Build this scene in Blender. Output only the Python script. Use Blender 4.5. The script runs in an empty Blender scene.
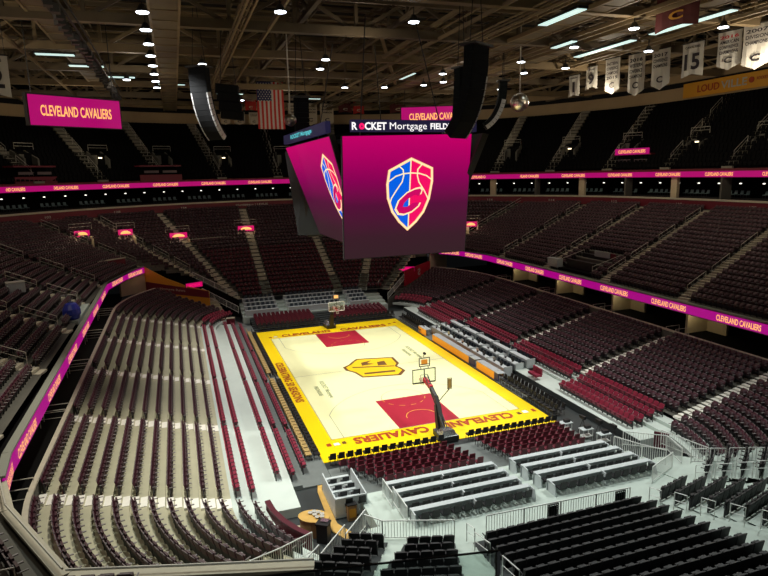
import bpy, math, random
import numpy as np
from mathutils import Vector, Matrix
random.seed(7)
SC = bpy.context.scene
COL = SC.collection
PI = math.pi
R = math.radians

# ------------------------------------------------------------------ materials
MATS = {}
def mat(name, rgb, rough=.6, metal=0., emit=None, es=1., noise=0., nscale=8., alpha=None, coat=0., spec=.5):
    m = bpy.data.materials.new(name); m.use_nodes = True
    nt = m.node_tree; b = nt.nodes['Principled BSDF']
    b.inputs['Base Color'].default_value = (*rgb, 1)
    b.inputs['Roughness'].default_value = rough
    b.inputs['Metallic'].default_value = metal
    b.inputs['Specular IOR Level'].default_value = spec
    if coat: b.inputs['Coat Weight'].default_value = coat
    if noise:
        tc = nt.nodes.new('ShaderNodeTexCoord'); n = nt.nodes.new('ShaderNodeTexNoise')
        n.inputs['Scale'].default_value = nscale; n.inputs['Detail'].default_value = 4
        mx = nt.nodes.new('ShaderNodeMix'); mx.data_type = 'RGBA'
        mx.inputs[6].default_value = (*[c*(1-noise) for c in rgb], 1)
        mx.inputs[7].default_value = (*[min(1, c*(1+noise)) for c in rgb], 1)
        nt.links.new(tc.outputs['Object'], n.inputs['Vector'])
        nt.links.new(n.outputs['Fac'], mx.inputs[0]); nt.links.new(mx.outputs[2], b.inputs['Base Color'])
    if emit:
        b.inputs['Emission Color'].default_value = (*emit, 1); b.inputs['Emission Strength'].default_value = es
    if alpha is not None: b.inputs['Alpha'].default_value = alpha
    MATS[name] = m
    return m
M = MATS
mat('cream_wood', (.93, .92, .50), .35, noise=.04, nscale=1.2)
mat('yellow_paint', (1., .70, .002), .4)
mat('red_paint', (.42, .012, .035), .45)
mat('line_grey', (.36, .36, .22), .5)
mat('line_gold', (.85, .38, .05), .5)
mat('logo_gold', (.93, .58, .01), .45)
mat('logo_dark', (.16, .07, .015), .5)
mat('logo_green', (.30, .34, .17), .5)
mat('letter_wine', (.40, .05, .01), .5)
mat('white_paint', (.85, .85, .8), .5)
mat('floor_dark', (.028, .034, .034), .55, noise=.2, nscale=1.5)
mat('floor_grey', (.16, .18, .17), .6, noise=.2, nscale=2)
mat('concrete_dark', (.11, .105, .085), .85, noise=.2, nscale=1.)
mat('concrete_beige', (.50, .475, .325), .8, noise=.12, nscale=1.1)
mat('concrete_pale', (.50, .58, .52), .7, noise=.15, nscale=1.3)
mat('platform_white', (.60, .68, .62), .6, noise=.08, nscale=1.2)
mat('step_light', (.88, .86, .76), .7, noise=.1, nscale=3)
mat('step_mid', (.55, .51, .39), .8, noise=.15, nscale=3)
mat('beige_wall', (.66, .56, .36), .8, noise=.1, nscale=2)
mat('tan_steel', (.24, .175, .095), .6, noise=.25, nscale=.8)
mat('fascia_tan', (.46, .33, .18), .7, noise=.15, nscale=.5)
mat('brown_steel', (.155, .118, .072), .65, noise=.3, nscale=.7)
mat('dark_steel', (.03, .028, .025), .6)
mat('deck_dark', (.012, .011, .010), .9)
mat('void_black', (.004, .004, .004), .9, spec=.1)  # near black, so recesses and the upper tier read as unlit
mat('seat_maroon', (.075, .013, .026), .55, noise=.25, nscale=5)
mat('seat_maroon_pan', (.055, .022, .028), .5)
mat('seat_wine', (.085, .006, .016), .55)
mat('seat_frame', (.025, .025, .027), .5)
mat('armrest_grey', (.24, .22, .215), .5)
mat('seat_cap', (.13, .095, .10), .5)
mat('seat_black', (.006, .006, .007), .55)
mat('seat_black_pan', (.009, .009, .010), .55)
mat('seat_red', (.29, .020, .052), .5)
mat('seat_red_pan', (.22, .018, .042), .5)
mat('chair_wine', (.12, .010, .022), .5)
mat('chair_navy', (.03, .045, .06), .6)
mat('chair_tan', (.48, .33, .12), .6)
mat('chair_teal', (.14, .22, .22), .6)
mat('chrome', (.62, .64, .64), .25, metal=.9)
mat('cap_grey', (.27, .28, .23), .6)
mat('step_dim', (.24, .22, .165), .8, noise=.2, nscale=2)  # step colour darkened to paint the upper tier's weak light
mat('seat_black_cap', (.05, .05, .052), .5)
mat('rail_white', (.74, .77, .73), .45)
mat('rail_grey', (.60, .57, .48), .5)
mat('counter_white', (.55, .60, .60), .5, noise=.12, nscale=6)
mat('counter_front', (.45, .49, .50), .6, noise=.15, nscale=4)
mat('maroon_panel', (.15, .010, .022), .5)
mat('red_panel', (.42, .008, .03), .5)
mat('orange_panel', (.70, .33, .02), .55)
mat('cloth_white', (.50, .48, .43), .8)
mat('cloth_cream', (.55, .48, .36), .8)
mat('cloth_red', (.50, .025, .02), .8)
mat('cloth_navy', (.02, .025, .09), .8)
mat('cloth_wine', (.09, .012, .012), .8)
mat('cloth_gold', (.55, .26, .02), .8)
mat('ink_dark', (.02, .015, .02), .7)
mat('ink_red', (.45, .02, .03), .7)
mat('speaker_black', (.008, .011, .012), .9, spec=.15)
mat('speaker_grille', (.012, .013, .014), .95, spec=.1)
mat('speaker_lit_edge', (.42, .43, .43), .5)
mat('blue_plastic', (.03, .05, .42), .35)
mat('wood_strip', (.62, .38, .10), .5, noise=.2, nscale=3)
mat('mirror_tile', (.9, .82, .68), .28, metal=1.)
mat('padding_black', (.012, .012, .012), .5)
mat('padding_red', (.50, .012, .03), .5)
mat('wood_brown', (.30, .16, .06), .5)
mat('led_magenta', (.02, .0, .012), .5, emit=(.42, .0, .135), es=.95)
mat('led_purple', (.02, .0, .012), .5, emit=(.40, .0, .22), es=.9)
mat('led_text', (.1, .05, .0), .5, emit=(1., .46, .13), es=1.3)
mat('led_white', (.1, .1, .1), .5, emit=(1., .97, .95), es=1.1)
mat('led_navy', (.01, .01, .02), .5, emit=(.012, .010, .035), es=1.)
mat('led_blue', (.0, .0, .02), .5, emit=(.0, .11, .74), es=1.05)
mat('led_pink', (.02, .0, .0), .5, emit=(.95, .002, .13), es=.95)
mat('led_orange_line', (.1, .05, .0), .5, emit=(1., .55, .25), es=1.1)
mat('led_cream_line', (.1, .05, .0), .5, emit=(1., .80, .45), es=1.1)
mat('led_crimson', (.02, .0, .0), .5, emit=(.60, .0, .12), es=1.)
mat('led_teal', (.0, .02, .02), .5, emit=(.10, .55, .60), es=1.)
mat('led_pinkred', (.02, .0, .0), .5, emit=(.85, .01, .13), es=1.2)
mat('lamp_white', (.8, .8, .8), .5, emit=(.85, .92, 1.), es=9.)
mat('lamp_warm', (.8, .8, .8), .5, emit=(1., .80, .5), es=3.)
mat('lamp_small', (.8, .8, .8), .5, emit=(1., .95, .85), es=1.6)
mat('lamp_cool', (.6, .8, .8), .5, emit=(.62, .85, .80), es=.95)
mat('orange_board', (.6, .3, .05), .5, emit=(.75, .22, .01), es=.55)

# scoreboard screen: the picture on it fades from magenta at the top to dark wine at the foot
def screen_mat(name, z0, z1):
    m = bpy.data.materials.new(name); m.use_nodes = True; nt = m.node_tree; b = nt.nodes['Principled BSDF']
    b.inputs['Base Color'].default_value = (.004, .002, .003, 1); b.inputs['Specular IOR Level'].default_value = .15; b.inputs['Roughness'].default_value = .55
    g = nt.nodes.new('ShaderNodeNewGeometry'); s = nt.nodes.new('ShaderNodeSeparateXYZ')
    mr = nt.nodes.new('ShaderNodeMapRange'); mr.inputs[1].default_value = z0; mr.inputs[2].default_value = z1
    cr = nt.nodes.new('ShaderNodeValToRGB'); e = cr.color_ramp.elements
    e[0].position = 0.; e[0].color = (.034, .013, .018, 1); e[1].position = 1.; e[1].color = (.56, .0, .135, 1)
    for p, c in ((.16, (.040, .011, .020, 1)), (.42, (.085, .004, .038, 1)), (.62, (.24, .0, .085, 1)), (.82, (.42, .0, .115, 1))):
        x = e.new(p); x.color = c
    nt.links.new(g.outputs['Position'], s.inputs[0]); nt.links.new(s.outputs['Z'], mr.inputs[0])
    nt.links.new(mr.outputs[0], cr.inputs[0]); nt.links.new(cr.outputs[0], b.inputs['Emission Color'])
    b.inputs['Emission Strength'].default_value = 1.
    MATS[name] = m
screen_mat('screen_picture', 12.2, 21.6)
def glass_mat(name, tint, mixf):
    m = bpy.data.materials.new(name); m.use_nodes = True; nt = m.node_tree
    nt.nodes.remove(nt.nodes['Principled BSDF']); out = nt.nodes['Material Output']
    t = nt.nodes.new('ShaderNodeBsdfTransparent'); t.inputs[0].default_value = (*tint, 1)
    g = nt.nodes.new('ShaderNodeBsdfGlossy'); g.inputs['Roughness'].default_value = .08
    mx = nt.nodes.new('ShaderNodeMixShader'); mx.inputs[0].default_value = mixf
    nt.links.new(t.outputs[0], mx.inputs[1]); nt.links.new(g.outputs[0], mx.inputs[2]); nt.links.new(mx.outputs[0], out.inputs[0])
    MATS[name] = m
glass_mat('clear_glass', (.93, .97, .95), .06)
glass_mat('tint_glass', (.80, .86, .84), .05)

# ------------------------------------------------------------------ mesh builder
class MB:
    def __init__(s): s.v = []; s.f = []; s.m = []; s.mats = []
    def mi(s, m):
        if m not in s.mats: s.mats.append(m)
        return s.mats.index(m)
    def poly(s, pts, m, rev=False):
        n = len(s.v); s.v += [tuple(p) for p in pts]
        i = list(range(n, n+len(pts)))
        s.f.append(i[::-1] if rev else i); s.m.append(s.mi(m)); return s
    def hexa(s, p, m):       # 8 points: bottom 4, top 4 (ccw)
        n = len(s.v); s.v += [tuple(q) for q in p]; k = s.mi(m)
        for f in ((3, 2, 1, 0), (4, 5, 6, 7), (0, 1, 5, 4), (1, 2, 6, 5), (2, 3, 7, 6), (3, 0, 4, 7)):
            s.f.append([n+i for i in f]); s.m.append(k)
        return s
    def box(s, c, d, m, rz=0., rx=0., ry=0.):
        x, y, z = d[0]/2, d[1]/2, d[2]/2
        P = [(-x, -y, -z), (x, -y, -z), (x, y, -z), (-x, y, -z), (-x, -y, z), (x, -y, z), (x, y, z), (-x, y, z)]
        if rz or rx or ry:
            T = Matrix.Rotation(rz, 3, 'Z') @ Matrix.Rotation(ry, 3, 'Y') @ Matrix.Rotation(rx, 3, 'X')
            P = [T @ Vector(q) for q in P]
        return s.hexa([(q[0]+c[0], q[1]+c[1], q[2]+c[2]) for q in P], m)
    def beam(s, p, q, w, h, m):   # box from p to q, width w (horizontal), height h
        p, q = Vector(p), Vector(q); d = (q-p).normalized()
        up = Vector((0, 0, 1)) if abs(d.z) < .95 else Vector((0, 1, 0))
        r = d.cross(up).normalized(); u = r.cross(d).normalized()
        a, b = r*w/2, u*h/2
        return s.hexa([p-a-b, p+a-b, q+a-b, q-a-b, p-a+b, p+a+b, q+a+b, q-a+b], m)
    def tube(s, pts, r, m, n=6, cap=True):
        pts = [Vector(p) for p in pts]; k = s.mi(m); base = len(s.v)
        rr = r if isinstance(r, (list, tuple)) else [r]*len(pts)
        for i, p in enumerate(pts):
            d = (pts[min(i+1, len(pts)-1)]-pts[max(i-1, 0)]).normalized()
            up = Vector((0, 0, 1)) if abs(d.z) < .9 else Vector((0, 1, 0))
            a = d.cross(up).normalized(); b = a.cross(d).normalized()
            for j in range(n):
                t = 2*PI*j/n; s.v.append(tuple(p+a*math.cos(t)*rr[i]+b*math.sin(t)*rr[i]))
        for i in range(len(pts)-1):
            for j in range(n):
                s.f.append([base+i*n+j, base+i*n+(j+1) % n, base+(i+1)*n+(j+1) % n, base+(i+1)*n+j]); s.m.append(k)
        if cap:
            s.f.append([base+j for j in range(n)][::-1]); s.m.append(k)
            s.f.append([base+(len(pts)-1)*n+j for j in range(n)]); s.m.append(k)
        return s
    def prism(s, xy, z0, z1, m, top=None):
        n = len(xy); b = len(s.v)
        s.v += [(x, y, z0) for x, y in xy]+[(x, y, z1) for x, y in xy]
        k = s.mi(m)
        for i in range(n):
            j = (i+1) % n; s.f.append([b+i, b+j, b+n+j, b+n+i]); s.m.append(k)
        s.f.append([b+i for i in range(n)][::-1]); s.m.append(k)
        s.f.append([b+n+i for i in range(n)]); s.m.append(s.mi(top) if top else k)
        return s
    def lathe(s, prof, m, n=16, c=(0, 0, 0)):
        k = s.mi(m); b = len(s.v)
        for r, z in prof:
            for j in range(n):
                t = 2*PI*j/n; s.v.append((c[0]+r*math.cos(t), c[1]+r*math.sin(t), c[2]+z))
        for i in range(len(prof)-1):
            for j in range(n):
                s.f.append([b+i*n+j, b+i*n+(j+1) % n, b+(i+1)*n+(j+1) % n, b+(i+1)*n+j]); s.m.append(k)
        return s
    def mesh(s, name):
        me = bpy.data.meshes.new(name); me.from_pydata(s.v, [], s.f)
        for k in s.mats: me.materials.append(M[k])
        me.polygons.foreach_set('material_index', s.m); me.update(); return me
def obj(name, mb, parent=None, loc=None, rz=0.):
    me = mb.mesh(name) if isinstance(mb, MB) else mb
    o = bpy.data.objects.new(name, me); COL.objects.link(o)
    if loc is not None: o.location = loc
    if rz: o.rotation_euler = (0, 0, rz)
    if parent: o.parent = parent
    return o
def tag(o, label, cat, group=None):
    o['label'] = label; o['category'] = cat
    if group: o['group'] = group
    return o
def thing(name, label, cat, loc=(0, 0, 0), rz=0., group=None):
    o = bpy.data.objects.new(name, None); COL.objects.link(o); o.empty_display_size = .2
    o.location = loc; o.rotation_euler = (0, 0, rz); return tag(o, label, cat, group)
def struct(name, mb, parent=None):
    o = obj(name, mb, parent)
    if not parent: o['kind'] = 'structure'
    return o
def copy_tree(o, parent=None):
    c = o.copy(); COL.objects.link(c); c.parent = parent
    for ch in list(o.children): copy_tree(ch, c)
    return c
ONES = 'zeroth first second third fourth fifth sixth seventh eighth ninth tenth eleventh twelfth thirteenth fourteenth fifteenth sixteenth seventeenth eighteenth nineteenth'.split()
TENS = {2: 'twent', 3: 'thirt', 4: 'fort', 5: 'fift', 6: 'sixt', 7: 'sevent', 8: 'eight', 9: 'ninet'}
def nth(n):
    if n >= 100: return 'hundredth' if n == 100 else 'hundred-and-'+nth(n-100)
    if n < 20: return ONES[n]
    if n % 10 == 0: return TENS[n//10]+'ieth'
    return TENS[n//10]+'y-'+ONES[n % 10]

# text as mesh, centred, height h, total width w, in the local XY plane
TXT = {}
def text_mesh(txt, m, w, h, bold=.02):
    key = (txt, m, round(w, 3), round(h, 3))
    if key in TXT: return TXT[key]
    cu = bpy.data.curves.new('t', 'FONT'); cu.body = txt; cu.size = 1; cu.align_x = 'CENTER'; cu.align_y = 'CENTER'
    cu.offset = bold; cu.resolution_u = 3; cu.space_character = 1.02
    o = bpy.data.objects.new('t', cu); COL.objects.link(o)
    bpy.context.view_layer.update()
    me = bpy.data.meshes.new_from_object(o.evaluated_get(bpy.context.evaluated_depsgraph_get()))
    bpy.data.objects.remove(o)
    co = np.empty(len(me.vertices)*3); me.vertices.foreach_get('co', co); co = co.reshape(-1, 3)
    lo, hi = co.min(0), co.max(0)
    co[:, 0] = (co[:, 0]-(lo[0]+hi[0])/2)*w/(hi[0]-lo[0]); co[:, 1] = (co[:, 1]-(lo[1]+hi[1])/2)*h/(hi[1]-lo[1])
    me.vertices.foreach_set('co', co.ravel()); me.update()
    me.materials.clear(); me.materials.append(M[m]); me.name = 'lettering'
    TXT[key] = me; return me
def lettering(txt, m, w, h, origin, right, up, parent, name='lettering', bold=.02):
    me = text_mesh(txt, m, w, h, bold)
    o = bpy.data.objects.new(name, me); COL.objects.link(o)
    r, u = Vector(right).normalized(), Vector(up).normalized(); n = r.cross(u)
    o.matrix_world = Matrix(((r.x, u.x, n.x, origin[0]), (r.y, u.y, n.y, origin[1]), (r.z, u.z, n.z, origin[2]), (0, 0, 0, 1)))
    if parent:
        mw = o.matrix_world.copy(); bpy.context.view_layer.update() if False else None
        o.parent = parent; pl = Matrix.Translation(parent.location) @ parent.rotation_euler.to_matrix().to_4x4()
        o.matrix_parent_inverse = pl.inverted(); o.matrix_basis = mw
    return o

# ------------------------------------------------------------------ camera
CAM = np.array([-16.69, -53.42, 18.58]); YAW, PIT, ROL, FPX = .327, .189, -.0225, 600.4
fw = np.array([math.sin(YAW)*math.cos(PIT), math.cos(YAW)*math.cos(PIT), -math.sin(PIT)])
r0 = np.array([math.cos(YAW), -math.sin(YAW), 0.]); u0 = np.cross(r0, fw)
RT = r0*math.cos(ROL)+u0*math.sin(ROL); UP = -r0*math.sin(ROL)+u0*math.cos(ROL)
cd = bpy.data.cameras.new('camera'); cam = bpy.data.objects.new('camera', cd); COL.objects.link(cam)
cd.sensor_width = 36; cd.lens = FPX/768*36; cd.clip_end = 400; cd.clip_start = .1
cam.matrix_world = Matrix(((RT[0], UP[0], -fw[0], CAM[0]), (RT[1], UP[1], -fw[1], CAM[1]), (RT[2], UP[2], -fw[2], CAM[2]), (0, 0, 0, 1)))
SC.camera = cam
def depth_in_view(P, pad=10):
    d = P-CAM; z = d@fw; u = 384+FPX*(d@RT)/np.maximum(z, .1); v = 288-FPX*(d@UP)/np.maximum(z, .1)
    ok = (z > 1) & (u > -pad) & (u < 768+pad) & (v > -pad) & (v < 576+pad)
    return z, ok
SC.view_settings.view_transform = 'Standard'; SC.view_settings.look = 'None'; SC.view_settings.gamma = 1
SC.view_settings.exposure = 0; SC.view_settings.use_curve_mapping = False

# ------------------------------------------------------------------ seats
def seat_parts(kind, v):
    """list of (part name, MB); the sitter looks along +Y, origin on the floor"""
    out = []
    if kind == 'stadium':
        back, pan, frame, cap = {'maroon': ('seat_maroon', 'seat_maroon_pan', 'seat_frame', 'seat_cap'),
            'wine': ('seat_wine', 'seat_wine', 'seat_frame', 'seat_frame'),
            'black': ('seat_black', 'seat_black_pan', 'seat_frame', 'seat_black_cap'),
            'red': ('seat_red', 'seat_red_pan', 'seat_frame', 'seat_red')}[v]
        b = MB(); b.hexa([(-.215, -.17, .40), (.215, -.17, .40), (.215, -.11, .40), (-.215, -.11, .40), (-.225, -.30, .84), (.225, -.30, .84), (.225, -.25, .84), (-.225, -.25, .84)], back)
        b.hexa([(-.225, -.30, .84), (.225, -.30, .84), (.225, -.25, .84), (-.225, -.25, .84), (-.17, -.31, .885), (.17, -.31, .885), (.17, -.27, .885), (-.17, -.27, .885)], cap)
        b.hexa([(-.22, -.16, .10), (.22, -.16, .10), (.22, -.12, .10), (-.22, -.12, .10), (-.22, -.17, .42), (.22, -.17, .42), (.22, -.12, .42), (-.22, -.12, .42)], frame)  # dark lower panel standing in for the shadow under the seat
        out.append(('backrest', b))
        s = MB()
        if v == 'black':
            b.hexa([(-.255, -.20, .12), (.255, -.20, .12), (.255, -.13, .12), (-.255, -.13, .12), (-.25, -.33, .88), (.25, -.33, .88), (.25, -.28, .88), (-.25, -.28, .88)], back)
        if v == 'red':
            s.hexa([(-.21, -.12, .40), (.21, -.12, .40), (.21, .04, .41), (-.21, .04, .41), (-.21, -.12, .62), (.21, -.12, .62), (.20, .10, .66), (-.20, .10, .66)], pan)
        else:
            s.hexa([(-.20, -.10, .40), (.20, -.10, .40), (.20, -.02, .41), (-.20, -.02, .41), (-.19, -.16, .78), (.19, -.16, .78), (.19, -.08, .79), (-.19, -.08, .79)], pan)
        out.append(('seat', s))
        for sx in (-1, 1):
            a = MB(); a.box((sx*.25, -.02, .60), (.04, .30, .035), 'armrest_grey' if v in ('maroon', 'wine') else frame); a.box((sx*.25, -.13, .30), (.03, .07, .60), frame)
            out.append(('armrest', a))
    elif kind == 'chair':            # loose padded chair
        c, leg = {'wine': ('chair_wine', 'seat_frame'), 'black': ('seat_black', 'chrome'), 'navy': ('chair_navy', 'chrome'),
                  'tan': ('chair_tan', 'seat_frame'), 'dark': ('seat_black_pan', 'seat_frame'), 'teal': ('chair_teal', 'seat_frame')}[v]
        b = MB(); b.hexa([(-.21, -.24, .50), (.21, -.24, .50), (.21, -.18, .50), (-.21, -.18, .50), (-.19, -.31, .88), (.19, -.31, .88), (.19, -.26, .88), (-.19, -.26, .88)], c); out.append(('backrest', b))
        s = MB(); s.box((0, .0, .45), (.44, .44, .07), c); out.append(('seat', s))
        for sx in (-1, 1):
            for sy in (-1, 1):
                l = MB(); l.beam((sx*.19, sy*.19, 0), (sx*.18, sy*.17, .42), .03, .03, leg); out.append(('leg', l))
    return out
PLACES = {}          # name -> list of dict
def put(name, kind, var, x, y, z, rz, label, cat, group=None, base=None):
    PLACES.setdefault(name, []).append((x, y, z, rz, kind, var, label, cat, group))
def emit(name, limit, parts_for, stuff_label, joined='seat'):
    L = PLACES.get(name, [])
    P = np.array([[q[0], q[1], q[2]+.6] for q in L]); dz, ok = depth_in_view(P)
    order = [i for i in np.argsort(dz+np.where(ok, 0, 1e4))]
    keep = [i for i in order[:limit] if ok[i]]
    cache = {}
    for n, i in enumerate(keep):
        x, y, z, rz, kind, var, label, cat, group = L[i]
        full = n < parts_for
        if (var, full) not in cache:
            pr = seat_parts(kind, var)
            if full: cache[(var, full)] = [(pn, mb.mesh(pn)) for pn, mb in pr]
            else:
                j = MB()
                for pn, mb in pr:
                    b = len(j.v); j.v += mb.v; j.f += [[a+b for a in f] for f in mb.f]; j.m += [j.mi(mb.mats[k]) for k in mb.m]
                cache[(var, full)] = j.mesh(name)
        c = cache[(var, full)]
        if full:
            t = thing(name, label, cat, (x, y, z), rz, group)
            for pn, me in c:
                o = bpy.data.objects.new(pn, me); COL.objects.link(o); o.parent = t
        else:
            o = bpy.data.objects.new(name, c); COL.objects.link(o); o.location = (x, y, z); o.rotation_euler = (0, 0, rz); tag(o, label, cat, group)
    rest = [i for i in order if i not in set(keep)]
    if not rest: return
    # everything beyond that: one object
    vs, fs, ms, mats, off = [], [], [], [], 0
    for var in sorted({L[i][5] for i in rest}):
        kind = [L[i][4] for i in rest if L[i][5] == var][0]
        j = MB()
        for pn, mb in seat_parts(kind, var):
            b = len(j.v); j.v += mb.v; j.f += [[a+b for a in f] for f in mb.f]; j.m += [j.mi(mb.mats[k]) for k in mb.m]
        V = np.array(j.v); F = np.array(j.f); mi = []
        for k in j.mats:
            if k not in mats: mats.append(k)
        lut = np.array([mats.index(k) for k in j.mats]); mi = lut[np.array(j.m)]
        for i in rest:
            if L[i][5] != var: continue
            x, y, z, rz = L[i][:4]; c, s = math.cos(rz), math.sin(rz)
            vs.append(np.stack([V[:, 0]*c-V[:, 1]*s+x, V[:, 0]*s+V[:, 1]*c+y, V[:, 2]+z], 1))
            fs.append(F+off); off += len(V); ms.append(mi)
    VV = np.concatenate(vs); FF = np.concatenate(fs); MM = np.concatenate(ms)
    me = bpy.data.meshes.new(name+'s'); me.vertices.add(len(VV)); me.vertices.foreach_set('co', VV.ravel())
    me.loops.add(FF.size); me.loops.foreach_set('vertex_index', FF.ravel())
    me.polygons.add(len(FF)); me.polygons.foreach_set('loop_start', np.arange(len(FF))*4)
    for k in mats: me.materials.append(M[k])
    me.polygons.foreach_set('material_index', MM.astype(np.int32)); me.update(calc_edges=True); me.validate()
    o = bpy.data.objects.new(name+'s', me); COL.objects.link(o)
    tag(o, stuff_label, joined); o['kind'] = 'stuff'
def resample(poly, step, m0, m1):
    """points every step along poly, leaving m0 and m1 free at its ends; gives (x, y, tangent)"""
    P = [np.array(p, float) for p in poly]; seg = [np.linalg.norm(b-a) for a, b in zip(P, P[1:])]; T = sum(seg)
    n = int((T-m0-m1)/step); out = []
    if n < 1: return out
    s0 = m0+((T-m0-m1)-(n-1)*step)/2 if n > 0 else m0
    for k in range(n):
        s = s0+k*step; i = 0
        while i < len(seg)-1 and s > seg[i]: s -= seg[i]; i += 1
        t = (P[i+1]-P[i])/max(seg[i], 1e-6); q = P[i]+t*s; out.append((q[0], q[1], t))
    return out
def seat_row(name, kind, var, poly, z, inward, lab, cat, step=.54, m0=.55, m1=.55, keep=None, end='stair aisle'):
    """lab: text with {n} where the seat's ordinal goes"""
    for k, (x, y, t) in enumerate(resample(poly, step, m0, m1)):
        if keep and not keep(x, y): continue
        nrm = np.array([-t[1], t[0]]); d = inward(x, y) if callable(inward) else inward
        if nrm[0]*d[0]+nrm[1]*d[1] < 0: nrm = -nrm
        rz = math.atan2(-nrm[0], nrm[1])       # local +Y -> nrm
        put(name, kind, var, x, y, z, rz, lab.replace('{n}', nth(k+1)), cat)
def terrace(name, rows, mt, parent=None, last=.9, side=True):
    """rows: list of (polyline inner edge, z). treads reach to the next row's line."""
    b = MB()
    for k, (pl, z) in enumerate(rows):
        if k+1 < len(rows): nx, zn = rows[k+1]
        else: break
        n = min(len(pl), len(nx))
        for i in range(n-1):
            a, c, d, e = pl[i], pl[i+1], nx[i+1], nx[i]
            b.poly([(a[0], a[1], z), (c[0], c[1], z), (d[0], d[1], z), (e[0], e[1], z)], mt)
            b.poly([(e[0], e[1], z), (d[0], d[1], z), (d[0], d[1], zn), (e[0], e[1], zn)], mt)
    return struct(name, b, parent)
def stairs(rows, line, w, mt, sub=2, name='aisle_stairs'):
    """an aisle up the stand: line(k) -> centre point of aisle at row k (inner edge); rows z list"""
    b = MB()
    for k in range(len(rows)-1):
        z0, z1 = rows[k], rows[k+1]; p, q = np.array(line(k)), np.array(line(k+1))
        d = q-p; L = np.linalg.norm(d[:2]); 
        if L < 1e-3: continue
        t = d[:2]/L; n = np.array([-t[1], t[0]])*w/2
        for j in range(sub):
            a = p[:2]+t*L*(j/sub)+(0, 0); c = p[:2]+t*L*((j+1)/sub)-t*.06
            zz = z0+(z1-z0)*(j/sub)+.035
            b.hexa([(*(a-n), z0-.1), (*(a+n), z0-.1), (*(c+n), z0-.1), (*(c-n), z0-.1), (*(a-n), zz), (*(a+n), zz), (*(c+n), zz), (*(c-n), zz)], mt)
    return struct(name, b)

# ------------------------------------------------------------------ floor and court
b = MB(); b.poly([(-60, -60, -.02), (60, -60, -.02), (60, 70, -.02), (-60, 70, -.02)], 'floor_dark'); struct('floor', b)
court = thing('basketball_court', 'cream hardwood basketball court with yellow border and red lanes', 'basketball court', (0, 0, 0))
def sheet(pts, z, m, t=.006):
    return MB().prism(pts, z-t, z, m)
def rect(x0, y0, x1, y1): return [(x0, y0), (x1, y0), (x1, y1), (x0, y1)]
obj('border', sheet(rect(-8.95, -17.5, 8.95, 17.9), .03, 'yellow_paint', .045), court)
obj('playing_surface', sheet(rect(-7.62, -14.325, 7.62, 14.325), .036, 'cream_wood'), court)
for s in (-1, 1):
    obj('lane', sheet(rect(-2.44, min(s*14.3, s*8.53), 2.44, max(s*14.3, s*8.53)), .042, 'red_paint'), court)
ln = MB()
def strip(pts, w, z, m, b, closed=False):
    n = len(pts)
    for i in range(n if closed else n-1):
        p, q = np.array(pts[i]), np.array(pts[(i+1) % n]); d = q-p; L = np.linalg.norm(d)
        if L < 1e-6: continue
        d = d/L; nn = np.array([-d[1], d[0]])*w/2
        b.poly([(*(p-nn), z), (*(q-nn), z), (*(q+nn), z), (*(p+nn), z)], m)
def arc(cx, cy, r, a0, a1, n=24): return [(cx+r*math.cos(a0+(a1-a0)*i/n), cy+r*math.sin(a0+(a1-a0)*i/n)) for i in range(n+1)]
strip(rect(-7.62, -14.325, 7.62, 14.325), .06, .043, 'line_grey', ln, True)
strip([(-7.62, 0), (-2.2, 0)], .05, .043, 'line_grey', ln); strip([(2.2, 0), (7.62, 0)], .05, .043, 'line_grey', ln)
for s in (-1, 1):
    hy = s*12.73; a = math.acos(6.71/7.24)
    ps = arc(0, hy, 7.24, -a if s < 0 else a, PI+a if s < 0 else -PI-a, 40)
    if s < 0: ps = arc(0, hy, 7.24, math.asin(.0), PI, 40)
    a0 = math.acos(6.71/7.24); ps = arc(0, hy, 7.24, a0, PI-a0, 40) if s < 0 else arc(0, hy, 7.24, -a0, -PI+a0, 40)
    strip([(6.71, s*14.3)]+ps+[(-6.71, s*14.3)], .05, .043, 'line_grey', ln)
    strip(arc(0, s*8.53, 1.83, 0, PI, 20) if s < 0 else arc(0, s*8.53, 1.83, 0, -PI, 20), .05, .043, 'line_grey', ln)
    for i in range(0, 12, 2):
        strip(arc(0, s*8.53, 1.83, -s*-1*0+(PI if s < 0 else 0)+i*PI/12, (PI if s < 0 else 0)+(i+1)*PI/12, 3), .06, .048, 'line_gold', ln)
    strip(arc(0, hy, 1.22, 0, PI, 16) if s < 0 else arc(0, hy, 1.22, 0, -PI, 16), .07, .048, 'line_gold', ln)
obj('line_markings', ln, court)
# centre mark: gold block shape with a dark outline
def pxpoly(L): 
    out = []
    for u, v in L:
        d = fw+RT*(u-384)/FPX-UP*(v-288)/FPX; t = -CAM[2]/d[2]; out.append(((CAM+d*t)[0], (CAM+d*t)[1]))
    return out
outl = [(-3.9, .45), (-3.1, 1.5), (-2.1, 1.55), (-2.6, 2.4), (2.6, 2.4), (3.4, 1.3), (2.2, .6), (3.6, .1), (3.9, -.8), (2.9, -2.1), (-2.3, -2.1), (-3.1, -1.1), (-2.7, -.2), (-4.2, -.1)]
outl = [(357-14, 368), (349, 365), (352, 362.3), (356, 359.4), (393, 357.4), (399, 363.3), (397, 366.5), (401, 368), (405.5, 370.8), (401, 375.5), (362.5, 378), (354.5, 373.2), (351, 372.2), (346, 371)]
O = pxpoly(outl); cxy = np.mean(O, 0)
lg = sheet(O, .046, 'logo_dark'); obj('centre_emblem_outline', lg, court)
inn = [tuple(cxy+(np.array(p)-cxy)*.90) for p in O]; obj('centre_emblem', sheet(inn, .052, 'logo_gold'), court)
dk = MB()
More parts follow.
